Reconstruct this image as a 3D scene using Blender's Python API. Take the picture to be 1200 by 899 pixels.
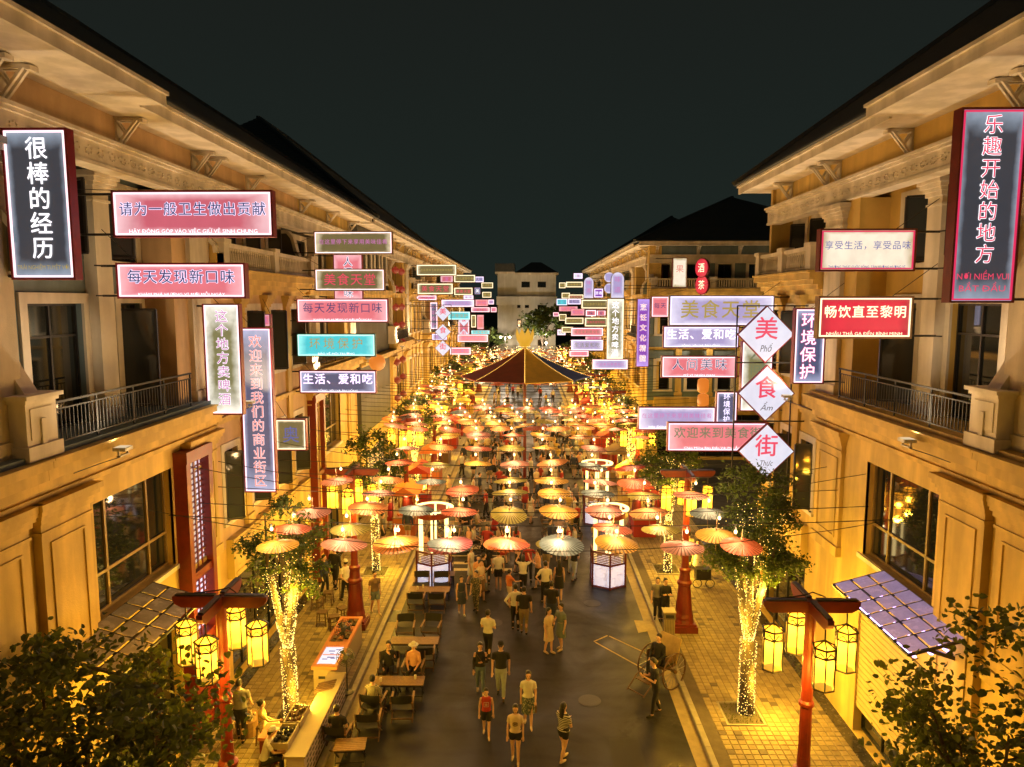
import bpy, math, random
from mathutils import Vector, Matrix
random.seed(7)
R = math.radians
for _o in list(bpy.data.objects): bpy.data.objects.remove(_o)
SC = bpy.context.scene
COL = SC.collection

# ------------------------------------------------------------------ camera
FPX = 850.0; CH = 11.8
PITCH = math.atan(96.5/FPX); YAW = math.atan(17/FPX)
cam = bpy.data.cameras.new('camera'); cam.lens = FPX*36/1200; cam.sensor_width = 36; cam.clip_end = 3000; cam.clip_start = .1
camo = bpy.data.objects.new('camera', cam); COL.objects.link(camo)
camo.location = (0, 0, CH); camo.rotation_euler = (math.pi/2-PITCH, 0, YAW)
SC.camera = camo
_M = camo.rotation_euler.to_matrix()
def ray(px, py): return _M @ Vector(((px-600)/FPX, (449.5-py)/FPX, -1))
def P(px, py, Y): d = ray(px, py); t = Y/d.y; return Vector((d.x*t, Y, CH+d.z*t))
def G(px, py, Z=0): d = ray(px, py); t = (Z-CH)/d.z; return Vector((d.x*t, d.y*t, Z))

# ------------------------------------------------------------------ night sky
W = bpy.data.worlds.new('World'); SC.world = W; W.use_nodes = True
nt = W.node_tree; nt.nodes.clear()
o_ = nt.nodes.new('ShaderNodeOutputWorld'); b_ = nt.nodes.new('ShaderNodeBackground')
tc = nt.nodes.new('ShaderNodeTexCoord'); sp = nt.nodes.new('ShaderNodeSeparateXYZ'); cr = nt.nodes.new('ShaderNodeValToRGB')
cr.color_ramp.elements[0].color = (.0125, .0195, .0165, 1); cr.color_ramp.elements[0].position = 0.0
cr.color_ramp.elements[1].color = (.0104, .0125, .0108, 1); cr.color_ramp.elements[1].position = .42
nt.links.new(tc.outputs['Generated'], sp.inputs[0]); nt.links.new(sp.outputs['Z'], cr.inputs[0])
nt.links.new(cr.outputs[0], b_.inputs[0]); nt.links.new(b_.outputs[0], o_.inputs[0]); b_.inputs[1].default_value = 1.0
SC.view_settings.view_transform = 'Standard'; SC.view_settings.look = 'None'
SC.view_settings.exposure = 0.0; SC.view_settings.gamma = 1
SC.cycles.use_denoising = True
SC.cycles.max_bounces = 5; SC.cycles.diffuse_bounces = 3; SC.cycles.glossy_bounces = 3; SC.cycles.transparent_max_bounces = 6
SC.cycles.transmission_bounces = 3
SC.cycles.sample_clamp_indirect = 4; SC.cycles.use_light_tree = True
SC.cycles.caustics_reflective = False; SC.cycles.caustics_refractive = False
WARM = (1, .56, .045); WARM2 = (1, .60, .27)

# ------------------------------------------------------------------ materials
MC = {}
def mat(name, col, rough=.7, var=.18, scale=3.0, bump=.0, bscale=30, metal=0, emis=None, es=0, noem=False, spec=.5, trans=0, coat=0, streak=0):
    if name in MC: return MC[name]
    m = bpy.data.materials.new(name); m.use_nodes = True; n = m.node_tree; L = n.links
    p = n.nodes['Principled BSDF']
    p.inputs['Roughness'].default_value = rough; p.inputs['Metallic'].default_value = metal
    p.inputs['Specular IOR Level'].default_value = spec
    if trans: p.inputs['Transmission Weight'].default_value = trans
    if coat: p.inputs['Coat Weight'].default_value = coat
    c4 = tuple(col)+(1,)
    if var:
        t = n.nodes.new('ShaderNodeTexCoord'); no = n.nodes.new('ShaderNodeTexNoise')
        no.inputs['Scale'].default_value = scale; no.inputs['Detail'].default_value = 6; no.inputs['Roughness'].default_value = .65
        L.new(t.outputs['Object'], no.inputs['Vector'])
        mx = n.nodes.new('ShaderNodeValToRGB'); e = mx.color_ramp.elements
        e[0].position = .3; e[1].position = .72
        e[0].color = tuple(c*(1-var) for c in col)+(1,); e[1].color = tuple(min(1, c*(1+var)) for c in col)+(1,)
        L.new(no.outputs['Fac'], mx.inputs[0]); out = mx.outputs[0]
        if streak:
            mp = n.nodes.new('ShaderNodeMapping'); mp.inputs['Scale'].default_value = (.8, .8, .12)
            L.new(t.outputs['Object'], mp.inputs[0]); n2 = n.nodes.new('ShaderNodeTexNoise'); n2.inputs['Scale'].default_value = 2.2; n2.inputs['Detail'].default_value = 7
            L.new(mp.outputs[0], n2.inputs['Vector'])
            r2 = n.nodes.new('ShaderNodeValToRGB'); r2.color_ramp.elements[0].position = .42; r2.color_ramp.elements[1].position = .62
            r2.color_ramp.elements[0].color = (1-streak, 1-streak, (1-streak)*.96, 1); r2.color_ramp.elements[1].color = (1, 1, 1, 1)
            L.new(n2.outputs['Fac'], r2.inputs[0])
            mm = n.nodes.new('ShaderNodeMix'); mm.data_type = 'RGBA'; mm.blend_type = 'MULTIPLY'; mm.inputs[0].default_value = 1
            L.new(out, mm.inputs[6]); L.new(r2.outputs[0], mm.inputs[7]); out = mm.outputs[2]
        L.new(out, p.inputs['Base Color'])
        rr = n.nodes.new('ShaderNodeMath'); rr.operation = 'MULTIPLY_ADD'; rr.inputs[1].default_value = .25; rr.inputs[2].default_value = max(0, rough-.12)
        L.new(no.outputs['Fac'], rr.inputs[0]); L.new(rr.outputs[0], p.inputs['Roughness'])
        if bump:
            nb = n.nodes.new('ShaderNodeTexNoise'); nb.inputs['Scale'].default_value = bscale; nb.inputs['Detail'].default_value = 4
            L.new(t.outputs['Object'], nb.inputs['Vector']); bm_ = n.nodes.new('ShaderNodeBump'); bm_.inputs['Strength'].default_value = bump; bm_.inputs['Distance'].default_value = .02
            L.new(nb.outputs['Fac'], bm_.inputs['Height']); L.new(bm_.outputs[0], p.inputs['Normal'])
    else: p.inputs['Base Color'].default_value = c4
    if emis:
        p.inputs['Emission Color'].default_value = tuple(emis)+(1,); p.inputs['Emission Strength'].default_value = es
    if noem: m.cycles.emission_sampling = 'NONE'
    MC[name] = m; return m

def emat(name, col, s, sample=True):
    if name in MC: return MC[name]
    m = bpy.data.materials.new(name); m.use_nodes = True; n = m.node_tree
    p = n.nodes['Principled BSDF']; p.inputs['Base Color'].default_value = (.05, .05, .05, 1); p.inputs['Roughness'].default_value = .4
    p.inputs['Emission Color'].default_value = tuple(col)+(1,); p.inputs['Emission Strength'].default_value = s
    if not sample: m.cycles.emission_sampling = 'NONE'
    MC[name] = m; return m

M_cream = mat('cream_plaster', (.66, .47, .14), .75, .12, 1.3, .3, 40, streak=.30)
M_trim = mat('pale_trim_plaster', (.72, .66, .55), .7, .08, 2, .25, 50, streak=.24)
M_ochre = mat('ochre_plaster', (.62, .42, .11), .75, .12, 1.2, .25, 40, streak=.16)
M_peach = mat('peach_plaster', (.60, .41, .22), .75, .12, 1.2, .25, 40, streak=.2)
M_grey = mat('blue_grey_plaster', (.16, .225, .26), .75, .14, 1.5, .25, 40, streak=.2)
M_dgrey = mat('dark_grey_plaster', (.10, .10, .08), .8, .14, 1.5, .25, 40, streak=.15)
M_upper = mat('upper_cream_plaster', (.68,.60,.46), .75, .12, 1.3, .3, 40, streak=.28)
M_white = mat('offwhite_plaster', (.58, .56, .52), .75, .10, 1.5, .2, 40, streak=.2)
M_roof = mat('charcoal_roof_tile', (.040, .050, .052), .6, .25, 4, .3, 20)
M_black = mat('black_painted_metal', (.015, .015, .016), .4, .2, 8)
M_rail = mat('grey_green_painted_metal', (.022, .024, .024), .65, .2, 8)
M_red = mat('red_lacquer', (.17, .018, .006), .42, .22, 6, .1, 30, streak=.2)
M_redside = mat('dark_red_sign_case', (.22, .012, .018), .45, .2, 6)
M_glass = mat('dark_window_glass', (.012, .014, .013), .04, 0, spec=.9, coat=.5)
M_inside = mat('dim_interior', (.05, .04, .03), .8, .5, 1.0)
M_warmroom = emat('warm_lit_room', (1, .50, .13), .55)
M_kerb = mat('kerb_granite', (.30, .27, .22), .75, .18, 6, .3, 60, streak=.1)
M_skin = mat('skin', (.60, .37, .26), .55, .06, 8)
M_hair = mat('black_hair', (.012, .010, .009), .45, .2, 20)
M_wood = mat('light_wood', (.24, .14, .06), .55, .3, 12)
M_wood2 = mat('dark_wood', (.11, .06, .03), .55, .3, 12)
M_canvas = mat('black_canvas', (.018, .018, .018), .85, .2, 20)
M_steel = mat('steel', (.4, .4, .4), .35, .2, 10, metal=1)

# ------------------------------------------------------------------ mesh builder
def UL(p): return p
class MB:
    def __init__(s, f=None): s.v = []; s.f = []; s.mi = []; s.cm = 0; s.t = f or UL
    def add(s, vs, fs):
        o = len(s.v); s.v += [tuple(s.t(v)) for v in vs]; s.f += [tuple(i+o for i in f) for f in fs]; s.mi += [s.cm]*len(fs); return s
    def box(s, x0, x1, y0, y1, z0, z1):
        return s.add([(x0,y0,z0),(x1,y0,z0),(x1,y1,z0),(x0,y1,z0),(x0,y0,z1),(x1,y0,z1),(x1,y1,z1),(x0,y1,z1)],
                     [(0,3,2,1),(4,5,6,7),(0,1,5,4),(1,2,6,5),(2,3,7,6),(3,0,4,7)])
    def obox(s, c, hx, hy, hz, m):
        vs = [Vector(c)+m@Vector((a*hx, b*hy, d*hz)) for d in (-1,1) for a, b in ((-1,-1),(1,-1),(1,1),(-1,1))]
        return s.add(vs, [(0,3,2,1),(4,5,6,7),(0,1,5,4),(1,2,6,5),(2,3,7,6),(3,0,4,7)])
    def bar(s, a, b, w, h=None):
        a = Vector(a); b = Vector(b); d = b-a; h = h or w
        q = d.to_track_quat('Y', 'Z').to_matrix()
        return s.obox((a+b)/2, w/2, d.length/2, h/2, q)
    def tube(s, pts, rad, n=8, cap=True, sq=1.0):
        pts = [Vector(p) for p in pts]; rings = []
        if not hasattr(rad, '__len__'): rad = [rad]*len(pts)
        up = None; vs = []
        for i, p in enumerate(pts):
            d = (pts[min(i+1, len(pts)-1)]-pts[max(i-1, 0)])
            if d.length < 1e-9: d = Vector((0,0,1))
            d.normalize()
            if up is None: up = Vector((0,1,0)) if abs(d.y) < .9 else Vector((1,0,0))
            x = up.cross(d); 
            if x.length < 1e-6: x = d.orthogonal()
            x.normalize(); up = d.cross(x).normalized()
            for k in range(n):
                a = 2*math.pi*k/n; vs.append(p + (x*math.cos(a) + up*math.sin(a)*sq)*rad[i])
        fs = []
        for i in range(len(pts)-1):
            for k in range(n):
                k2 = (k+1) % n; fs.append((i*n+k, i*n+k2, (i+1)*n+k2, (i+1)*n+k))
        if cap: fs.append(tuple(reversed(range(n)))); m = (len(pts)-1)*n; fs.append(tuple(range(m, m+n)))
        return s.add(vs, fs)
    def loft(s, rings, n=12, cap=True):   # rings (cx,cy,cz,rx,ry)
        vs = []; fs = []
        for (cx,cy,cz,rx,ry) in rings:
            for k in range(n): a = 2*math.pi*k/n; vs.append((cx+rx*math.cos(a), cy+ry*math.sin(a), cz))
        for i in range(len(rings)-1):
            for k in range(n): k2 = (k+1) % n; fs.append((i*n+k, i*n+k2, (i+1)*n+k2, (i+1)*n+k))
        if cap: fs.append(tuple(reversed(range(n)))); m = (len(rings)-1)*n; fs.append(tuple(range(m, m+n)))
        return s.add(vs, fs)
    def lathe(s, prof, n=16, c=(0,0)):
        return s.loft([(c[0], c[1], z, r, r) for r, z in prof], n)
    def sphere(s, c, rx, ry=None, rz=None, n=8, m=6):
        ry = ry or rx; rz = rz or rx
        rr = [(c[0], c[1], c[2]-rz*math.cos(math.pi*i/m), max(.0005, rx*math.sin(math.pi*i/m)), max(.0005, ry*math.sin(math.pi*i/m))) for i in range(m+1)]
        return s.loft(rr, n)
    def poly(s, pts, th=None, d=(0,0,1)):   # flat polygon, optional extrusion
        n = len(pts)
        if th is None: return s.add(pts, [tuple(range(n))])
        d = Vector(d)*th; vs = [Vector(p) for p in pts]+[Vector(p)+d for p in pts]
        return s.add(vs, [tuple(reversed(range(n))), tuple(range(n, 2*n))]+[(i, (i+1)%n, n+(i+1)%n, n+i) for i in range(n)])
    def mesh(s, name, mats, smooth=False):
        me = bpy.data.meshes.new(name); me.from_pydata(s.v, [], s.f)
        for m in (mats if isinstance(mats, (list, tuple)) else [mats]): me.materials.append(m)
        if any(s.mi): me.polygons.foreach_set('material_index', s.mi)
        if smooth: me.shade_smooth() if hasattr(me, 'shade_smooth') else me.polygons.foreach_set('use_smooth', [True]*len(me.polygons))
        me.update(); return me
    def build(s, name, mats, parent=None, smooth=False, stuff=False):
        if parent is not None:
            o = parent; off = Vector((0,0,0))
            while o is not None: off += o.location; o = o.parent
            if off.length: s.v = [(v[0]-off.x, v[1]-off.y, v[2]-off.z) for v in s.v]
        return link(name, s.mesh(name, mats, smooth), parent, stuff=stuff)
def link(name, me, parent=None, loc=None, stuff=False):
    o = bpy.data.objects.new(name, me); COL.objects.link(o)
    if parent is not None: o.parent = parent
    if loc is not None: o.location = loc
    if stuff: o['kind'] = 'stuff'
    return o
def tag(o, label=None, cat=None, group=None, kind=None):
    if label: o['label'] = label
    if cat: o['category'] = cat
    if group: o['group'] = group
    if kind: o['kind'] = kind
    return o
def empty(name, loc, label=None, cat=None, group=None, rz=0):
    o = bpy.data.objects.new(name, None); COL.objects.link(o); o.location = loc; o.rotation_euler = (0,0,rz); o.empty_display_size = .2
    return tag(o, label, cat, group)
KIDS = {}
def copy_tree(o, parent=None, loc=None, rz=None, label=None, group=None, sc=None):
    c = o.copy(); COL.objects.link(c)
    if parent is not None: c.parent = parent
    if loc is not None: c.location = loc
    if rz is not None: c.rotation_euler = (0,0,rz)
    if sc is not None: c.scale = (sc,)*3
    if label: c['label'] = label
    if group: c['group'] = group
    for ch in o.children: copy_tree(ch, c)
    return c
def lamp(name, loc, power, col, parent=None, rad=.06):
    l = bpy.data.lights.new(name, 'POINT'); l.energy = power; l.color = col; l.shadow_soft_size = rad
    o = bpy.data.objects.new(name, l); COL.objects.link(o); o.location = loc
    if parent is not None: o.parent = parent
    return o
def ordn(i): return ['first','second','third','fourth','fifth','sixth','seventh','eighth','ninth','tenth','eleventh','twelfth','thirteenth','fourteenth','fifteenth'][i]

# ------------------------------------------------------------------ ground
def plane(name, x0, x1, y0, y1, z, m):
    b = MB(); b.add([(x0,y0,z),(x1,y0,z),(x1,y1,z),(x0,y1,z)], [(0,1,2,3)]); return tag(b.build(name, m), kind='structure')
def asphalt():
    m = bpy.data.materials.new('asphalt'); m.use_nodes = True; n = m.node_tree; L = n.links; p = n.nodes['Principled BSDF']
    t = n.nodes.new('ShaderNodeTexCoord')
    a = n.nodes.new('ShaderNodeTexNoise'); a.inputs['Scale'].default_value = .45; a.inputs['Detail'].default_value = 8; a.inputs['Roughness'].default_value = .7; a.inputs['Distortion'].default_value = .6
    b = n.nodes.new('ShaderNodeTexNoise'); b.inputs['Scale'].default_value = 60; b.inputs['Detail'].default_value = 3
    for q in (a, b): L.new(t.outputs['Object'], q.inputs['Vector'])
    r = n.nodes.new('ShaderNodeValToRGB'); e = r.color_ramp.elements
    e[0].position = .30; e[0].color = (.004,.004,.0037,1); e[1].position = .62; e[1].color = (.020,.0185,.017,1)
    e2 = e.new(.44); e2.color = (.011,.0105,.0098,1)
    L.new(a.outputs['Fac'], r.inputs[0])
    mm = n.nodes.new('ShaderNodeMix'); mm.data_type = 'RGBA'; mm.blend_type = 'OVERLAY'; mm.inputs[0].default_value = .7
    L.new(r.outputs[0], mm.inputs[6]); L.new(b.outputs['Fac'], mm.inputs[7])
    wv = n.nodes.new('ShaderNodeTexWave'); wv.wave_type = 'RINGS'; wv.inputs['Scale'].default_value = .32; wv.inputs['Distortion'].default_value = 7; wv.inputs['Detail'].default_value = 4; wv.inputs['Detail Scale'].default_value = .5; L.new(t.outputs['Object'], wv.inputs['Vector'])
    wr = n.nodes.new('ShaderNodeValToRGB'); wr.color_ramp.elements[0].position = .0; wr.color_ramp.elements[0].color = (.55,.55,.55,1); wr.color_ramp.elements[1].position = .22; wr.color_ramp.elements[1].color = (1,1,1,1); L.new(wv.outputs['Fac'], wr.inputs[0])
    m2 = n.nodes.new('ShaderNodeMix'); m2.data_type = 'RGBA'; m2.blend_type = 'MULTIPLY'; m2.inputs[0].default_value = .8; L.new(mm.outputs[2], m2.inputs[6]); L.new(wr.outputs[0], m2.inputs[7]); 
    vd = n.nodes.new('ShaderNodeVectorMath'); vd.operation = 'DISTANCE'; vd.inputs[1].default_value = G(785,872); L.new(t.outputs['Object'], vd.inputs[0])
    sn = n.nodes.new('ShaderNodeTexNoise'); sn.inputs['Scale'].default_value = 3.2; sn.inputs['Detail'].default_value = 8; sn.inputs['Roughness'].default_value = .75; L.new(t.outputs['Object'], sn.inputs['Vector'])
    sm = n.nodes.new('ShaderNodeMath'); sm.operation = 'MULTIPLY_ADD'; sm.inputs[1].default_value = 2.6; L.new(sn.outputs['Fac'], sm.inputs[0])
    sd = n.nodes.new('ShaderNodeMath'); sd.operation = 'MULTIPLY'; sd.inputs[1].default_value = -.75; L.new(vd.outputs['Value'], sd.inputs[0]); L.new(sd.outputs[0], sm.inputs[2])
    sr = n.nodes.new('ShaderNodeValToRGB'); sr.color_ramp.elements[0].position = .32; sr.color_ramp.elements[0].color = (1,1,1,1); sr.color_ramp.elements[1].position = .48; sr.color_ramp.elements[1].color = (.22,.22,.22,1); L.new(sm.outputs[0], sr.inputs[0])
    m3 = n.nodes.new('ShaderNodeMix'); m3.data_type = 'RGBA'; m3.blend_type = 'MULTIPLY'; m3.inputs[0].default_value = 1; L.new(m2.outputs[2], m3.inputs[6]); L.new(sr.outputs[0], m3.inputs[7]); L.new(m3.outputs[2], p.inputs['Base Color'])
    p.inputs['Specular IOR Level'].default_value = .28
    q = n.nodes.new('ShaderNodeMapRange'); q.inputs['From Min'].default_value = .3; q.inputs['From Max'].default_value = .7; q.inputs['To Min'].default_value = .26; q.inputs['To Max'].default_value = .75
    L.new(a.outputs['Fac'], q.inputs[0]); L.new(q.outputs[0], p.inputs['Roughness'])
    bu = n.nodes.new('ShaderNodeBump'); bu.inputs['Strength'].default_value = .35; bu.inputs['Distance'].default_value = .01
    L.new(b.outputs['Fac'], bu.inputs['Height']); L.new(bu.outputs[0], p.inputs['Normal'])
    return m
M_asph = asphalt()
XL, XR = -5.12, 4.72          # kerb faces
plane('ground', -1200, 1200, -60, 2400, -.02, mat('dark_ground', (.03,.03,.025), .9, .3, .2))
plane('road', XL+.35, XR-.35, -20, 140, 0, M_asph)
plane('side_road', XR+.02, 60, 30.5, 51, .004, M_asph)
for nm, a, b in (('gutter', XL+.004, XL+.35), ('gutter', XR-.35, XR-.004)):
    plane(nm, a, b, -20, 140, 0.001, mat('gutter_concrete', (.34,.27,.15), .8, .2, 4, .2, 50, streak=.1))
M_pavebase = mat('paving_joint', (.10,.08,.06), .9, .25, 5)
def pave_far(name):
    m = bpy.data.materials.new(name); m.use_nodes = True; n = m.node_tree; L = n.links; p = n.nodes['Principled BSDF']
    t = n.nodes.new('ShaderNodeTexCoord'); br = n.nodes.new('ShaderNodeTexBrick'); br.offset = .0
    br.inputs['Color1'].default_value = (.30,.25,.18,1); br.inputs['Color2'].default_value = (.22,.18,.13,1); br.inputs['Mortar'].default_value = (.08,.07,.05,1)
    br.inputs['Scale'].default_value = 1; br.inputs['Mortar Size'].default_value = .012; br.inputs['Brick Width'].default_value = .21; br.inputs['Row Height'].default_value = .21
    L.new(t.outputs['Object'], br.inputs['Vector']); L.new(br.outputs['Color'], p.inputs['Base Color']); p.inputs['Roughness'].default_value = .7
    return m
M_pfar = pave_far('far_paving')
PV = [mat('paver_%s' % k, c, .68, .25, 5, .25, 60) for k, c in (('buff', (.30,.235,.12)), ('tan', (.24,.185,.095)), ('dark', (.12,.09,.06)))]
YP = 36.0
for nm, x0, x1 in (('left_pavement', -8.9, XL-.17), ('right_pavement', XR+.17, 8.9)):
    b = MB(); b.box(x0, x1, -20, YP, -.02, .113); pav = tag(b.build(nm, M_pavebase), kind='structure')
    b = MB(); xs = x0+.35; n_ = int((x1-xs)/.21); holes = [(-6.53,18.95),(6.13,19.6),(-6.55,30.3),(6.15,30.8)]
    y = 7.0; j = 0
    while y < YP-.3:
        for i in range(n_):
            x = xs+i*.21
            if any(abs(x+.1-hx) < .55 and abs(y+.1-hy) < .6 for hx, hy in holes): continue
            b.cm = 2 if random.random() < .05 else (1 if random.random() < .35 else 0)
            h = .13+random.uniform(-.002, .003); g = .007
            X0, X1, Y0, Y1 = x+g, x+.21-g, y+g, y+.21-g; e = .012
            b.add([(X0,Y0,.113),(X1,Y0,.113),(X1,Y1,.113),(X0,Y1,.113),(X0+e,Y0+e,h),(X1-e,Y0+e,h),(X1-e,Y1-e,h),(X0+e,Y1-e,h)],
                  [(4,5,6,7),(0,1,5,4),(1,2,6,5),(2,3,7,6),(3,0,4,7)])
        y += .21; j += 1
    b.build('pavers', PV, pav, stuff=True)
    # dark polished plinth strip by the shop fronts, laid in slabs
    M_pl = mat('dark_polished_granite', (.045,.042,.038), .25, .3, 5)
    sgn = -1 if x0 < 0 else 1
    slab = MB(); slab.box(-.18,.18,-.59,.59,0,.04); sm = slab.mesh('granite_slab', M_pl)
    for k in range(24): link('granite_slab', sm, pav, loc=(sgn*8.73, 7.6+k*1.2, .113))
    far = MB(); far.box(x0, x1, YP, 140, -.02, .128); tag(far.build(nm.replace('pavement','far_pavement'), M_pfar), kind='structure')
# kerbs, stone by stone
for nm, xc in (('left_kerb', XL-.085), ('right_kerb', XR+.085)):
    b = MB(); b.box(xc-.08, xc+.08, -20, 140, -.02, .10); kb = tag(b.build(nm, M_pavebase), kind='structure')
    s_ = MB(); s_.add([(-.085,-.495,0),(.085,-.495,0),(.085,.495,0),(-.085,.495,0),(-.085,-.495,.125),(.085,-.495,.125),(.085,.495,.125),(-.085,.495,.125),
        (-.07,-.485,.14),(.07,-.485,.14),(.07,.485,.14),(-.07,.485,.14)], [(0,1,5,4),(1,2,6,5),(2,3,7,6),(3,0,4,7),(4,5,9,8),(5,6,10,9),(6,7,11,10),(7,4,8,11),(8,9,10,11)])
    me = s_.mesh('kerb_stone', M_kerb)
    for k in range(60): link('kerb_stone', me, kb, loc=(xc, 6.5+k, 0.002))
# tree pits
for hx, hy in ((-6.53,18.95),(6.13,19.6),(-6.55,30.3),(6.15,30.8)):
    b = MB(); 
    for a in ((-.55,.55,-.6,-.54),(-.55,.55,.54,.6),(-.55,-.49,-.54,.54),(.49,.55,-.54,.54)): b.box(hx+a[0],hx+a[1],hy+a[2],hy+a[3],.1,.145)
    tag(b.build('tree_pit_edging', M_kerb), kind='structure')
    b = MB()
    for k in range(420):
        x, y = hx+random.uniform(-.48,.48), hy+random.uniform(-.52,.52); h = random.uniform(.03,.09); a = random.uniform(0,6.28)
        b.add([(x,y,.115),(x+.02*math.cos(a),y+.02*math.sin(a),.115),(x+.03*math.cos(a+1),y+.03*math.sin(a+1),.115+h)], [(0,1,2)])
    tag(b.build('grass', mat('pit_grass', (.10,.11,.03), .9, .4, 8)), 'short grass in the square pit at a tree foot', 'grass', kind='stuff')
# painted lines on the road
M_paint = mat('worn_yellow_paint', (.42,.33,.12), .7, .35, 8)
M_proj = mat('projected_light_cream', (.55,.48,.33), .7, .3, 5)  # flat cream colour standing in for light projected on the asphalt
def stripe(b, p, q, w, z):
    p = Vector(p); q = Vector(q); d = (q-p).normalized(); nrm = Vector((-d.y, d.x, 0))*w/2
    b.add([(*(p-nrm).xy, z), (*(p+nrm).xy, z), (*(q+nrm).xy, z), (*(q-nrm).xy, z)], [(0,1,2,3)])
b = MB(); q = [G(696,752), G(712,745), G(762,768), G(740,779)]
stripe(b, q[0], q[1], .06, .006); stripe(b, q[0]+Vector((.04,-.05,0)), q[3]+Vector((.6,-.6,0)), .06, .0065); stripe(b, q[1]+Vector((.05,-.04,0)), q[2], .06, .007)
tag(b.build('road_marking', M_paint), kind='structure')
b = MB(); q = [G(743,727), G(761,728), G(768,738), G(748,742)]; b.add([(v.x, v.y, .006) for v in reversed(q)], [(0,1,2,3)])
tag(b.build('manhole_cover', mat('concrete_cover', (.36,.29,.15), .8, .2, 6)), kind='structure')
b = MB()   # light pattern projected on the road, painted as flat cream bars
for k, (px, py, w) in enumerate([(552,652,3.1),(556,660,2.2),(540,643,1.8),(560,633,2.6),(548,622,2.0),(610,606,1.9),(640,590,2.2),(622,597,1.6),(560,668,3.0),(575,613,1.6),(612,586,1.5),(655,577,1.8),(560,640,1.5),(700,612,1.3)]):
    g = G(px, py); stripe(b, (g.x-w/2, g.y, 0), (g.x+w/2, g.y+random.uniform(-.15,.15), 0), random.choice((.12,.2,.3)), .006+k*.0004)
tag(b.build('projected_light_bars', M_proj), kind='structure')
# drain cover in left gutter
b = MB(); g = G(455,722); b.box(XL+.02, XL+.34, g.y-.5, g.y+.5, .0, .012)
for k in range(9): b.box(XL+.05, XL+.31, g.y-.45+k*.1, g.y-.42+k*.1, .012, .02)
tag(b.build('drain_cover', M_black), kind='structure')

M_patch = mat('asphalt_repair', (.013,.012,.011), .7, .5, 1.5, .4, 60)
for k, (x0, x1, y0, y1) in enumerate(((2.2,3.1,16.4,18.6),)):
    b = MB(); b.add([(x0,y0,.003),(x1,y0+.08,.003),(x1-.05,y1,.003),(x0+.06,y1-.05,.003)], [(0,1,2,3)]); tag(b.build('asphalt_patch', M_patch), kind='structure')
for k, (x, y) in enumerate(((1.9,20.4),(-1.2,25.6),(2.6,27.4))):
    b = MB(); b.lathe([(.34,.0),(.34,.006),(.30,.006),(.30,.009),(.28,.009)], 20, c=(x,y)); tag(b.build('round_manhole_cover', mat('cast_iron', (.03,.028,.026), .5, .3, 12, .4, 40)), kind='structure')
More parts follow.
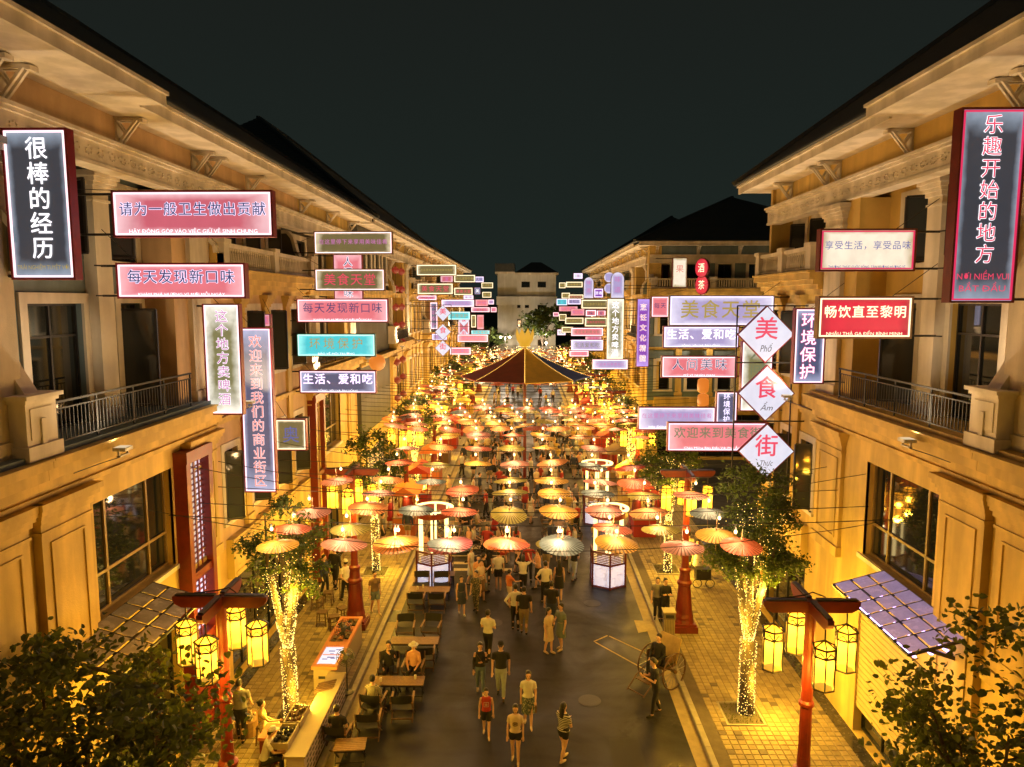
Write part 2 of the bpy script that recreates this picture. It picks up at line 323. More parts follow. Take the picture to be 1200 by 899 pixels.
# ------------------------------------------------------------------ buildings
WX = 8.9
class Bld:
    """a row building: u = metres out from the facade plane towards the street, v = along the street, z = up"""
    def __init__(s, name, label, side, y0, y1, cat='building', fr=None):
        s.side = side; s.y0 = y0; s.y1 = y1
        s.T = fr or ((lambda p: (-WX+p[0], p[1], p[2])) if side < 0 else (lambda p: (WX-p[0], p[1], p[2])))
        s.root = empty(name, s.T((-1, (y0+y1)/2, 0)), label, cat)
        s.groups = {}
    def mb(s): return MB(s.T)
    def g(s, key):            # accumulated walls by name and material
        key = key+(getattr(s, 'seg', 0),)
        if key not in s.groups: s.groups[key] = s.mb()
        return s.groups[key]
    def part(s, b, name, m, parent=None, **k): return b.build(name, m, parent or s.root, **k)
    def finish(s):
        for (nm, m, sg), b in s.groups.items(): b.build(nm, m, s.root)
    def wall(s, m, u0, u1, v0, v1, z0, z1, ops=(), nm='wall'):
        b = s.g((nm, m)); ops = [o for o in ops]
        vs = sorted({v0, v1} | {o[0] for o in ops} | {o[1] for o in ops})
        for a, c in zip(vs, vs[1:]):
            zz = sorted((o[2], o[3]) for o in ops if o[0] <= a+1e-6 and o[1] >= c-1e-6); z = z0
            for p, q in zz:
                if p > z+1e-4: b.box(u0, u1, a, c, z, p)
                z = max(z, q)
            if z1 > z+1e-4: b.box(u0, u1, a, c, z, z1)
    def window(s, v0, v1, z0, z1, u, cols=2, rows=1, fm=None, surround=None, glass=None, ft=.05, lab=None, name='window'):
        fm = fm or M_black
        b = s.mb(); d = .07
        b.box(u-d, u, v0, v0+ft, z0, z1); b.box(u-d, u, v1-ft, v1, z0, z1); b.box(u-d, u, v0+ft, v1-ft, z0, z0+ft); b.box(u-d, u, v0+ft, v1-ft, z1-ft, z1)
        cv = cols if hasattr(cols, '__len__') else [i/cols for i in range(cols+1)]
        rz = rows if hasattr(rows, '__len__') else [i/rows for i in range(rows+1)]
        for c in cv[1:-1]: x = v0+(v1-v0)*c; b.box(u-d+.01, u-.004, x-ft/2, x+ft/2, z0+ft, z1-ft)
        for c in rz[1:-1]: x = z0+(z1-z0)*c; b.box(u-d+.012, u-.007, v0+ft, v1-ft, x-ft/2, x+ft/2)
        w = s.part(b, name, fm)
        if lab: w['label'] = lab
        for i in range(len(cv)-1):
            for j in range(len(rz)-1):
                g = s.mb(); a0 = v0+(v1-v0)*cv[i]; a1 = v0+(v1-v0)*cv[i+1]; c0 = z0+(z1-z0)*rz[j]; c1 = z0+(z1-z0)*rz[j+1]
                k = random.uniform(-.004, .004)
                g.add([(u-.045+k, a0, c0), (u-.045-k, a1, c0), (u-.045-k, a1, c1), (u-.045+k, a0, c1)], [(0,1,2,3)])
                s.part(g, 'pane', glass or M_glass, w)
        if surround:
            b = s.mb(); t = .22; U = surround if isinstance(surround, float) else .06
            uu = u+.12
            b.box(uu, uu+U, v0-t, v0, z0-.02, z1+t); b.box(uu, uu+U, v1, v1+t, z0-.02, z1+t); b.box(uu, uu+U, v0, v1, z1, z1+t); b.box(uu-.02, uu+U+.05, v0-t-.03, v1+t+.03, z0-.14, z0-.02)
            s.part(b, 'window_surround', M_trim)
        return w
    def cornice(s, v0, v1, z0, steps, m, nm='cornice'):   # steps: (dz, u)
        b = s.mb(); z = z0; k = 0
        for dz, u in steps: b.box(-.3, u, v0+.0015*k, v1-.0015*k, z, z+dz); z += dz; k += 1
        return s.part(b, nm, m)
    def pilaster(s, v0, v1, z0, z1, u0, u1, m, cap=True, panel=True):
        b = s.mb(); b.box(u0, u1, v0, v1, z0, z1)
        b.box(u0, u1+.06, v0-.06, v1+.06, z0, z0+.28)
        if cap:
            for i, (h, e) in enumerate(((.10,.05),(.08,.09),(.10,.14),(.12,.19))): zt = z1-.40+sum((.10,.08,.10,.12)[:i]); b.box(u0, u1+e, v0-e, v1+e, zt, zt+h-.002)
            b.box(u0, u1+.03, v0-.03, v1+.03, z1-.62, z1-.56)
        if panel and v1-v0 > .8 and z1-z0 > 2:
            w = .22; t = .03
            b.box(u1, u1+t, v0+w, v0+w+.05, z0+.5, z1-.8); b.box(u1, u1+t, v1-w-.05, v1-w, z0+.5, z1-.8)
            b.box(u1, u1+t, v0+w+.05, v1-w-.05, z0+.5, z0+.55); b.box(u1, u1+t, v0+w+.05, v1-w-.05, z1-.85, z1-.8)
        return s.part(b, 'pilaster', m)
    def railing(s, v0, v1, u, z0, h=.85):
        b = s.mb(); n = max(2, int((v1-v0)/.12))
        b.box(u-.025, u+.025, v0, v1, z0+h-.04, z0+h); b.box(u-.015, u+.015, v0, v1, z0+h-.16, z0+h-.135); b.box(u-.015, u+.015, v0, v1, z0+.08, z0+.105)
        r = s.part(b, 'railing', M_rail)
        p = s.mb()
        for i in range(1, n): x = v0+(v1-v0)*i/n; p.box(u-.008, u+.008, x-.008, x+.008, z0+.105, z0+h-.135)
        s.part(p, 'bars', M_rail, r)
        k = max(1, round((v1-v0)/1.5))
        for i in range(k+1):
            q = s.mb(); x = v0+.02+(v1-v0-.04)*i/k; q.box(u-.027, u-.0, x-.02, x+.02, z0, z0+h-.04); s.part(q, 'post', M_rail, r)
    def balustrade(s, v0, v1, u, z0, h=.72, near=True, ped=True):
        b = s.mb(); b.box(u-.10, u+.10, v0, v1, z0, z0+.10); b.box(u-.12, u+.12, v0, v1, z0+h-.12, z0+h)
        r = s.part(b, 'balustrade', M_trim)
        n = int((v1-v0)/.17); pr = [(.035,.10),(.05,.16),(.062,.26),(.04,.40),(.028,.50),(.045,.56),(.045,.60)]
        if near:
            for i in range(n):
                x = v0+(i+.5)*(v1-v0)/n; q = s.mb(); q.lathe([(rr, z0+zz*h/.72) for rr, zz in pr], 6, c=(u, x)); s.part(q, 'baluster', M_trim, r)
        else:
            q = s.mb()
            for i in range(n): x = v0+(i+.5)*(v1-v0)/n; q.box(u-.04, u+.04, x-.045, x+.045, z0+.10, z0+h-.12)
            s.part(q, 'balusters', M_trim, r)
    def pedestal(s, v0, v1, u, z0, z1):
        b = s.mb(); w = .36
        b.box(u-w, u+.1, v0, v1, z0, z1-.14); b.box(u-w-.05, u+.16, v0-.06, v1+.06, z0-.0, z0+.26)
        b.box(u-w-.03, u+.14, v0-.04, v1+.04, z1-.14, z1-.07); b.box(u-w-.07, u+.2, v0-.09, v1+.09, z1-.07, z1)
        b.box(u+.1, u+.115, v0+.1, v1-.1, z0+.36, z1-.24)
        s.part(b, 'pedestal', M_trim)
    def fin(s, v, ub, uf, z0, z1, m, flip=False):    # scrolled party wall across a balcony
        H = z1-z0; L_ = uf-ub
        prof = [(ub, z0), (uf, z0), (uf, z0+H*.22), (uf-.02*L_, z0+H*.34), (uf-.30*L_, z0+H*.52), (uf-.44*L_, z0+H*.66), (uf-.50*L_, z0+H*.80), (uf-.56*L_, z0+H*.90), (uf-.72*L_, z1), (ub, z1)]
        b = s.mb(); b.poly([(u, v-.11, z) for u, z in prof], .22, (0,1,0)); f = s.part(b, 'party_wall', m)
        c = s.mb()
        for (a, p), (q, r) in zip(prof[1:-1], prof[2:]): c.bar((a, v, p), (q, v, r), .36, .12)
        s.part(c, 'coping', M_trim, f)
    def bracket(s, v, z):
        b = s.mb(); u0 = -.12
        b.box(u0, u0+.07, v-.11, v+.11, z-.62, z); b.box(u0+.07, .42, v-.10, v-.03, z-.08, z-.01); b.box(u0+.07, .42, v+.03, v+.10, z-.08, z-.01)
        for dv in (-.065, .065): b.bar((u0+.05, v+dv, z-.58), (.36, v+dv, z-.06), .055, .05); b.bar((u0+.05, v+dv, z-.10), (.12, v+dv, z-.38), .04, .04)
        b.box(.42, .52, v-.11, v+.11, z-.11, z-.03)
        s.part(b, 'bracket', M_trim)
    def eave(s, v0, v1, u, z=15.8, h=.26):
        b = s.mb(); b.box(-1.0, u-.06, v0, v1, z, z+.10); b.box(u-.06, u, v0, v1, z-.04, z+h); b.box(u, u+.07, v0+.01, v1-.01, z+h-.08, z+h-.01)
        s.part(b, 'eave', M_trim)
    def frieze(s, v0, v1, z0=14.55, z1=15.15, detail=True):
        b = s.mb(); b.box(-.3, .10, v0, v1, z0, z1-.14); b.box(-.3, .18, v0, v1, z1-.14, z1-.07); b.box(-.3, .24, v0+.001, v1-.001, z1-.07, z1); b.box(.10, .14, v0+.002, v1-.002, z0, z0+.07)
        fz = s.part(b, 'frieze', M_trim)
        if detail:
            q = s.mb(); x = v0+.3
            while x < v1-.3:
                c = z0+.26
                for k in range(7):
                    a = k*.9+x; r = .035+.012*k
                    q.sphere((.105, x+math.cos(a)*r*1.6, c+math.sin(a)*r), .022, .03, .022, 5, 3)
                x += .42
            s.part(q, 'scroll_ornament', M_trim, fz, smooth=True)
    def roof(s, v0, v1, u=1.15, z=16.05, hip0=True, hip1=True, depth=8.2, slope=.80):
        U = u+.05; ridge = -depth; D = U-ridge; zr = z+D*slope; h0 = v0+D if hip0 else v0; h1 = v1-D if hip1 else v1
        if h1 < h0: h0 = h1 = (h0+h1)/2
        rf = s.mb(); rf.add([(U,v0,z),(U,v1,z),(ridge,h1,zr),(ridge,h0,zr),(ridge-D,v0,z),(ridge-D,v1,z)], [(0,1,2,3),(1,5,2),(0,3,4),(3,2,5,4),(0,4,5,1)])
        r = s.part(rf, 'roof', M_roof)
        t = s.mb(); n = int(D*1.28/.30)       # rows of tiles stepping up the slope
        for i in range(n):
            a = i/n; c = (i+1)/n
            f = lambda q, e: (U-D*q, v0+(h0-v0)*q, v1+(h1-v1)*q, z+D*slope*q+e)
            ua, va, wa, za = f(a, .045); uc, vc, wc, zc = f(c, .008)
            t.add([(ua+.0,va,za-.04),(ua,wa,za-.04),(ua,wa,za),(ua,va,za),(uc,wc,zc),(uc,vc,zc)], [(0,1,2,3),(3,2,4,5)])
            if hip0:
                k0 = (lambda q, e: ((U-D*q, v0+(h0-v0)*q, z+D*slope*q+e), (ridge-D+D*q, v0+(h0-v0)*q, z+D*slope*q+e)))
                A = k0(a, .045); B = k0(c, .008)
                t.add([(A[0][0],A[0][1]-.01,A[0][2]-.04),(A[1][0],A[1][1]-.01,A[1][2]-.04),(A[1][0],A[1][1]-.01,A[1][2]),(A[0][0],A[0][1]-.01,A[0][2]),B[1],B[0]], [(0,1,2,3),(3,2,4,5)])
        s.part(t, 'tile_courses', M_roof, r, stuff=True)
        rc = s.mb(); rc.bar((ridge,h0,zr+.05),(ridge,h1,zr+.05), .24,.14)
        if hip0: rc.bar((U,v0,z+.06),(ridge,h0,zr+.06),.22,.14)
        if hip1: rc.bar((U,v1,z+.06),(ridge,h1,zr+.06),.22,.14)
        s.part(rc, 'ridge_capping', M_roof, r)
    def canopy(s, v0, v1, z=4.85, u1=1.75, lit=False):
        fr = s.mb(); n = max(2, round((v1-v0)/.62)); m = 3; dz = .10
        Z = lambda u: z+.28-(u/u1)*.36
        for i in range(n+1): v = v0+(v1-v0)*i/n; fr.bar((0,v,Z(0)),(u1,v,Z(u1)),.05,.05)
        for j in range(m+1): u = u1*j/m; fr.bar((u,v0,Z(u)-.01),(u,v1,Z(u)-.01),.045,.045)
        for v in (v0+.3, (v0+v1)/2, v1-.3): fr.bar((0,v,Z(0)-.62),(u1*.75,v,Z(u1*.75)-.04),.06,.08)
        f = s.part(fr, 'canopy', M_black)
        gm = M_can_lit if lit else M_can
        for i in range(n):
            for j in range(m):
                g = s.mb(); a, c = v0+(v1-v0)*i/n+.03, v0+(v1-v0)*(i+1)/n-.03; p, q = u1*j/m+.03, u1*(j+1)/m-.03
                g.add([(p,a,Z(p)+.035),(q,a,Z(q)+.035),(q,c,Z(q)+.035),(p,c,Z(p)+.035)], [(0,1,2,3)])
                s.part(g, 'glass_panel', gm, f)
        if lit:
            q = s.mb()
            for du in (.3, .62, .95): q.box(du-.03, du+.03, v0+.3, v1-.3, z-.10-.2*du, z-.07-.2*du)
            s.part(q, 'tube_light', emat('violet_tube', (.6,.42,1), 5), f)
    def casement(s, v, z0, z1, u, w, ang):    # an open black casement leaf hinged at v
        b = s.mb(); c, sn = math.cos(ang), math.sin(ang)
        p = lambda t, z: (u+t*sn, v+t*c, z)
        t_ = .055
        b.bar(p(0,z0),p(0,z1),t_,t_); b.bar(p(w,z0),p(w,z1),t_,t_); b.bar(p(0,z0),p(w,z0),t_,t_); b.bar(p(0,z1),p(w,z1),t_,t_)
        f = s.part(b, 'casement', M_black)
        g = s.mb(); g.add([p(.02,z0+.03),p(w-.02,z0+.03),p(w-.02,z1-.03),p(.02,z1-.03)], [(0,1,2,3)]); s.part(g, 'pane', M_clear, f)
    def body(s, v0, v1, m, u=-1.05, z1=15.8):
        s.g(('inner_wall', m)).box(-15, u, v0, v1, 0, z1)

M_can = mat('frosted_canopy_glass', (.34,.32,.26), .25, .3, 2.5)
M_can_lit = mat('backlit_canopy_glass', (.36,.30,.42), .25, .35, 2.5, emis=(.62,.50,1), es=.26)  # weak violet emission stands in for light coming through from beneath
M_clear = mat('thin_clear_glass', (.04,.045,.045), .05, 0)
M_shut = mat('roller_shutter', (.55,.42,.18), .6, .12, 3, .4, 60)

def shopfront(B, v0, v1, lit=False, shutter=False, m=None):
    B.window(v0, v1, .25, 3.6, -.22, cols=3, rows=[0,.72,1], glass=M_warmroom if lit else None)
    if shutter:
        b = B.mb(); n = 34
        for i in range(n): z = .9+i*(2.65/n); b.box(-.10, -.05 if i % 2 else -.065, v0, v1, z, z+2.65/n-.004)
        B.part(b, 'roller_shutter', M_shut)

def pavilion(B, v0, v1, m_up, m_rec, near=True, fin_m=None, wlit=False, shutter=False, canlit=False, proud=None, canopy=True):
    """one shop house: pilaster, big first-floor window, recessed balcony storeys, pier at the far end"""
    B.seg = getattr(B, 'seg', 0)+1; w = v1-v0; wa, wb = v0+1.95, v0+5.25; pa = v1-1.95
    B.wall(M_cream, -.32, 0, v0, v1, 0, 8.45, [(wa, wb, .2, 3.65), (wa, wb, 5.15, 7.65)] + ([(v1-1.15, v1-.25, 5.3, 7.5)] if not near else []))
    if not near: B.window(v1-1.15, v1-.25, 5.3, 7.5, -.14, 1, 2)
    B.g(('inner_wall', M_inside)).box(-3.2, -3.0, v0+.01, v1-.01, .0, 8.4)
    B.g(('slab', M_cream)).box(-3.2, -.33, v0+.01, v1-.01, 4.2, 4.5)
    B.window(wa, wb, 5.15, 7.65, -.2, cols=[0,.22,.74,1], rows=[0,.34,1], fm=M_frame, surround=.07, ft=.07)
    shopfront(B, wa, wb, wlit, shutter)
    B.pilaster(v0+.12, v0+1.6, 0, 8.2, 0, .16, M_cream)
    B.pilaster(pa+.12, v1-.12, 4.6, 8.2, 0, .10, M_cream, panel=True)
    if canopy: B.canopy(wa-1.5, wb-1.2, lit=canlit, u1=1.25)
    # first big cornice, double balcony slab
    B.cornice(v0, v1, 8.2, [(.10,.14),(.12,.08),(.16,.26),(.06,.32),(.22,.46),(.14,.56),(.04,.60)], M_cream)
    b = B.mb(); b.box(-1.0, .40, v0, v1, 9.042, 9.14); B.part(b, 'balcony_floor', M_grey if m_rec is M_grey else M_cream)
    # recess
    d1, d2 = (v0+1.5, v0+3.3), (v0+4.75, v0+5.7)
    w4 = [(v0+1.2, v0+3.0, 12.75, 14.35), (v0+4.3, v0+5.6, 12.75, 14.35)]
    B.wall(m_rec, -1.0, -.8, v0, v1, 9.14, 15.8, [(d1[0], d1[1], 9.14, 11.75), (d2[0], d2[1], 9.14, 11.75)]+w4)
    for a, c in (d1, d2): B.window(a, c, 9.14, 11.75, -.92, cols=2 if c-a > 1.2 else 1, rows=[0,.74,1], surround=.06, name='balcony_door')
    for a, c, z0, z1 in w4:
        B.window(a, c, z0, z1, -.92, cols=2, rows=1, surround=.05)
    if near:
        B.casement(w4[0][1], 12.8, 14.3, -.8, .7, R(-60+180)); B.casement(w4[1][0], 12.8, 14.3, -.8, .6, R(60))
        B.casement(d2[0], 9.3, 11.6, -.8, .8, R(75))
    B.wall(m_up, -1.0, 0, pa, v1, 9.14, 14.55)            # pier
    B.pilaster(pa+.75, v1-.05, 9.14, 14.5, 0, .12, M_upper, panel=False)
    B.pilaster(v0+3.5, v0+4.1, 9.14, 14.6, -.8, -.52, M_trim, panel=False)
    b = B.mb(); b.box(-.8, .30, v0, pa, 12.05, 12.25); b.box(-.1, .36, v0+.001, pa-.001, 12.25, 12.32)
    if not near: B.part(b, 'balcony_floor', M_cream)
    B.fin(v0-.02, -.8, .28, 9.14, 12.0, fin_m or m_rec)
    B.fin(v0-.02, -.8, .28, 12.3, 14.5, fin_m or m_rec)
    B.pedestal(v0-.42, v0+.38, .32, 9.06, 10.2)
    B.railing(v0+.40, pa, .33, 9.14)
    B.frieze(v0, v1, detail=near)
    B.wall(m_up, -1.0, -.1, v0, v1, 15.15, 15.8, nm='band')
    for k in range(3): B.bracket(v0+.3+k*(w-.6)/2, 15.8)

def wing(B, v0, v1, m, near=True, bands=True, lantern=False, front_m=None):
    """plain facade between the pavilions: casement windows, a top balcony with balusters"""
    B.seg = getattr(B, 'seg', 0)+1; n = max(2, round((v1-v0)/2.1)); W_ = (v1-v0)/n; ops = []; cas = []
    for i in range(n):
        c = v0+(i+.5)*W_
        for z0, z1 in ((5.3,7.4),(9.4,11.5)): ops.append((c-.48, c+.48, z0, z1))
    ops.append((v0+.6, v1-.6, .2, 3.4))
    B.wall(front_m or M_ochre, -.32, 0, v0, v1, 0, 4.5, [ops[-1]]); B.wall(m, -.32, 0, v0, v1, 4.5, 12.1, ops[:-1])
    B.window(v0+.6, v1-.6, .2, 3.4, -.2, cols=max(3, int((v1-v0)/1.3)), rows=[0,.75,1], glass=M_warmroom if random.random() < .4 else None)
    B.g(('inner_wall', M_inside)).box(-3.2, -3.0, v0+.01, v1-.01, .0, 12)
    for (a, c, z0, z1) in ops[:-1]:
        B.window(a, c, z0, z1, -.14, cols=1, rows=2, surround=.05)
        if near and random.random() < .75: B.casement(a, z0+.04, z1-.04, .02, .5, R(random.choice((55, 70, 85))))
    # signboard box over the shop front and band lines
    b = B.mb(); b.box(0, .22, v0+.5, v1-.5, 3.55, 4.75); b.box(.22, .25, v0+.6, v1-.6, 3.65, 3.72); b.box(.22, .25, v0+.6, v1-.6, 4.58, 4.65); B.part(b, 'fascia_board', M_cream)
    for i in range(1, n): v = v0+i*W_; B.pilaster(v-.22, v+.22, 4.8, 12.0, 0, .10, M_cream, panel=False)
    B.cornice(v0, v1, 8.25, [(.10,.06),(.10,.14)], M_cream, 'string_course')
    B.cornice(v0, v1, 12.0, [(.16,.12),(.14,.26),(.16,.40),(.20,.52),(.06,.58)], M_cream)
    ped = [v0+.25, (v0+v1)/2, v1-.25]
    for p in ped:
        q = B.mb(); q.box(.16, .50, p-.19, p+.19, 12.72, 13.42); q.box(.12, .54, p-.24, p+.24, 13.42, 13.54); B.part(q, 'balustrade_pier', M_trim)
    for a, c in zip(ped, ped[1:]): B.balustrade(a+.2, c-.2, .33, 12.72, near=near)
    w4 = [(v0+(i+.5)*W_-.5, v0+(i+.5)*W_+.5, 12.75, 14.5) for i in range(n)]
    B.wall(m, -1.0, -.8, v0, v1, 12.1, 15.8, w4)
    for q in w4:
        B.window(*q, -.92, cols=2, rows=1, surround=.05)
        if near: B.casement(q[0], q[2]+.05, q[3]-.05, -.8, .5, R(60))
    b = B.mb(); b.box(-1.0, .0, v0, v1, 12.1, 12.7); B.part(b, 'balcony_floor', M_cream)
    B.fin(v0+.12, -.8, .3, 12.75, 14.5, M_ochre)
    B.frieze(v0, v1, detail=near)
    B.wall(m, -1.0, -.1, v0, v1, 15.15, 15.8, nm='band')
    for k in range(max(2, int((v1-v0)/3))): B.bracket(v0+.5+k*3, 15.8)

M_frame = mat('bronze_window_frame', (.22,.15,.05), .4, .2, 6)
def red_panel(B, v0, v1, z1=7.7, lit=True):
    b = B.mb(); b.box(0, .34, v0, v0+.22, 0, z1); b.box(0, .34, v1-.22, v1, 0, z1); b.box(0, .36, v0, v1, z1, z1+.3); b.box(.0, .30, v0+.22, v1-.22, 4.55, 4.75); b.box(.0, .30, v0+.22, v1-.22, 2.6, 2.9)
    f = B.part(b, 'red_lattice_portal', M_red)
    g = B.mb(); g.box(.04, .10, v0+.24, v1-.24, 2.95, z1-.05); B.part(g, 'light_box', emat('cool_white_lightbox', (.80,.76,1), 1.15) if lit else M_red, f)
    for i in range(30):
        z = 3.0+i*(z1-3.1)/30; q = B.mb(); q.box(.11, .15, v0+.22, v1-.22, z, z+.035); B.part(q, 'slat', M_red, f)
    for x in (v0+.5, (v0+v1)/2, v1-.5): q = B.mb(); q.box(.152, .18, x-.03, x+.03, 2.9, z1); B.part(q, 'mullion', M_red, f)
    d = B.mb(); d.box(.05, .15, v0+.22, v1-.22, .1, 2.6)
    for i in range(6): d.box(.15, .19, v0+.3, v1-.3, .3+i*.38, .42+i*.38)
    B.part(d, 'door', M_red, f)

# -- left row
B = Bld('corner_building', 'nearest shophouse row on the left, cream with dark balcony railings and big eaves', -1, -9, 37.3)
B.body(-8, 37.3, M_cream)
for v0 in (-3.2, 4.6, 12.4): pavilion(B, v0, v0+7.8, M_peach, M_grey, near=v0 > 0, fin_m=M_dgrey)
wing(B, 20.2, 28.9, M_peach, True)
pavilion(B, 28.9, 37.3, M_cream, M_dgrey, near=False, canopy=False)
B.eave(-9, 15.3, 1.5); B.eave(15.3, 37.6, 1.0); B.roof(-9, 38.0, hip0=False, slope=.66)
red_panel(B, 17.75, 19.25); red_panel(B, 29.0, 30.4, lit=False)
B.finish(); L1 = B
B = Bld('shophouse_row', 'second shophouse row on the left with a dark grey wall and red lanterns', -1, 38.6, 62)
B.body(38.6, 62, M_cream)
B.wall(M_dgrey, -.32, 0, 38.6, 46.9, 4.5, 15.8); B.wall(M_ochre, -.32, 0, 38.6, 46.9, 0, 4.5, [(40,45.5,.2,3.4)]); B.window(40, 45.5, .2, 3.4, -.2, 4, 1, glass=M_warmroom)
B.wall(M_dgrey, -15, -.32, 38.6, 38.9, 0, 15.8)
B.cornice(38.6, 47, 8.25, [(.12,.1),(.12,.3),(.2,.5)], M_cream); B.cornice(38.6, 47, 12.0, [(.16,.12),(.3,.3)], M_cream)
for v in (40, 42.2, 44.4): B.window(v, v+1.1, 12.9, 14.5, .02, 2, 1, surround=.05)
B.frieze(38.6, 47, detail=False); pavilion(B, 47, 54.4, M_ochre, M_ochre, False, canopy=False); wing(B, 54.4, 62, M_cream, False)
B.eave(38.2, 62.3, 1.0); B.roof(38.0, 62.6, slope=.78); B.finish()
B = Bld('shophouse_row', 'third shophouse row on the left, partly behind the far cluster of lit signs', -1, 63.4, 86.5)
B.body(63.4, 86.5, M_cream)
pavilion(B, 63.4, 71, M_peach, M_grey, False, canopy=False); wing(B, 71, 79, M_ochre, False); pavilion(B, 79, 86.5, M_cream, M_grey, False, canopy=False)
B.eave(63, 86.8, 1.0); B.roof(62.9, 87, slope=.6); B.finish()
B = Bld('shophouse_row', 'farthest shophouse row on the left, just before the pale end building', -1, 88, 104)
B.body(88, 104, M_cream); pavilion(B, 88, 96, M_cream, M_grey, False, canopy=False); wing(B, 96, 104, M_cream, False)
B.eave(87.7, 104.3, 1.0); B.roof(87.6, 104.4, slope=.6); B.finish()
# -- right row
B = Bld('corner_building', 'nearest shophouse row on the right with violet lit glass canopies and balcony railings', 1, -8, 27.2)
B.body(-7, 27.2, M_cream)
for v0 in (-3.3, 5.1, 13.5): pavilion(B, v0, v0+8.4, M_ochre, M_ochre, near=v0 > 1, fin_m=M_ochre, shutter=v0 > 4, canlit=True)
wing(B, 21.9, 27.2, M_cream, True)
B.eave(-8, 16.55, 1.5); B.eave(16.55, 27.9, 1.0); B.roof(-8, 27.8, hip0=False, slope=.74)
B.wall(M_cream, -15, 0, 27.0, 27.2, 0, 15.8); B.finish()
# facade of the second right block turned to the camera, across the side street
YF = 53.6
frs = lambda p: (p[1], YF-p[0], p[2])
B = Bld('corner_building', 'far corner building on the right whose balustraded front faces down the street', 1, 8.9, 26, fr=frs)
B.root.location = (17, YF+3, 0)
wing(B, 8.95, 18, M_grey, False, front_m=M_cream); wing(B, 18, 27, M_cream, False, front_m=M_cream)
B.eave(8.0, 27.5, 1.0)
B.finish()
B2 = Bld('shophouse_row', 'second shophouse row on the right, behind the tall green and white lit sign', 1, 53.6, 77)
b = MB(); b.box(9.9+.0, 26, YF+1.1, 76.9, 0, 15.8); b.build('inner_wall', M_cream, B2.root)
pavilion(B2, 54.4, 61.8, M_cream, M_grey, False, canopy=False); wing(B2, 61.8, 69.5, M_cream, False); pavilion(B2, 69.5, 77, M_ochre, M_grey, False, canopy=False)
B2.wall(M_cream, -.9, 0, 53.62, 54.4, 0, 15.8)
B2.eave(54.7, 77.3, 1.0); B2.roof(52.7, 77.6, slope=.46); B2.finish()
B = Bld('shophouse_row', 'third shophouse row on the right, half hidden by stacked brown lit signs', 1, 78.5, 104)
B.body(78.5, 104, M_cream); pavilion(B, 78.5, 87, M_cream, M_grey, False, canopy=False); wing(B, 87, 95, M_cream, False); pavilion(B, 95, 104, M_cream, M_grey, False, canopy=False)
B.eave(78.2, 104.3, 1.0); B.roof(78.1, 104.5, slope=.6); B.finish()

# -- pale building closing the street
def end_building():
    Y = 116.0
    r = empty('end_building', (0, Y+4, 0), 'pale four-storey building with a dark hipped roof closing the end of the street', 'building')
    xa, xb = P(583,400,Y).x, P(651,400,Y).x; xc = P(606,400,Y).x
    wm = mat('end_wall_plaster', (.62,.62,.58), .75, .12, .5, .1, 30, streak=.15)
    ops = []
    def Wn(px0, py0, px1, py1):
        a = P(px0, py1, Y); c = P(px1, py0, Y); ops.append((a.x, c.x, a.z, c.z))
    Wn(611,330,621,337); Wn(630,330,640,337); Wn(606,352,610,361); Wn(615,352,620,361); Wn(630,352,639,367); Wn(606,374,611,383); Wn(629,374,639,387); Wn(630,398,639,406)
    b = MB(); vs = sorted({xc, xb}|{o[0] for o in ops}|{o[1] for o in ops}); zt = P(620,322,Y).z
    vs = [v for v in vs if xc <= v <= xb]
    for a, c in zip(vs, vs[1:]):
        z = 0
        for o in sorted([o for o in ops if o[0] <= a+1e-6 and o[1] >= c-1e-6], key=lambda o: o[2]):
            b.box(a, c, Y, Y+.3, z, o[2]); z = o[3]
        b.box(a, c, Y, Y+.3, z, zt)
    b.box(xc, xb, Y+.5, Y+10, 0, zt-.01)
    z2 = P(590,346,Y).z
    b.box(xa, xc, Y+.8, Y+9, 0, z2+3.4)
    b.build('wall', wm, r)
    for o in ops:
        if o[0] < xc-.01: continue
        q = MB(); q.box(o[0], o[1], Y+.1, Y+.2, o[2], o[2]+.08); q.box(o[0], o[1], Y+.1, Y+.2, o[3]-.08, o[3]); q.box(o[0], o[0]+.08, Y+.1, Y+.2, o[2]+.08, o[3]-.08); q.box(o[1]-.08, o[1], Y+.1, Y+.2, o[2]+.08, o[3]-.08)
        w = q.build('window', M_black, r); g = MB(); g.box(o[0]+.08, o[1]-.08, Y+.13, Y+.17, o[2]+.08, o[3]-.08); g.build('pane', M_glass, w)
    q = MB(); zt2 = P(600,346,Y).z; q.box(xa-.1, xb+.15, Y-.9, Y-.002, zt2-1.55, zt2-1.2); q.build('balcony_floor', wm, r)
    q = MB(); q.box(xa-.1, xb+.15, Y-.9, Y-.75, zt2-1.2, zt2-.2)
    q.build('parapet', wm, r)
    q = MB(); q.box(xc-.4, xb+.4, Y-.4, Y+10.4, zt, zt+.3); q.box(xa-.4, xc-.4, Y+.4, Y+9, z2+3.4, z2+3.7); q.build('eave', M_trim, r)
    q = MB(); xm = (xc+xb)/2; rz = zt+.3
    q.add([(xc-.4,Y-.4,rz),(xb+.4,Y-.4,rz),(xb+.4,Y+10.4,rz),(xc-.4,Y+10.4,rz),(xm-.8,Y+5,rz+1.9),(xm+.8,Y+5,rz+1.9)], [(0,1,5,4),(1,2,5),(2,3,4,5),(3,0,4)]); q.build('roof', M_roof, r)
    q = MB(); q.box(xa-.4,xc-.42,Y+.4,Y+9,z2+3.7,z2+5); q.build('parapet_roof', M_roof, r)
end_building()
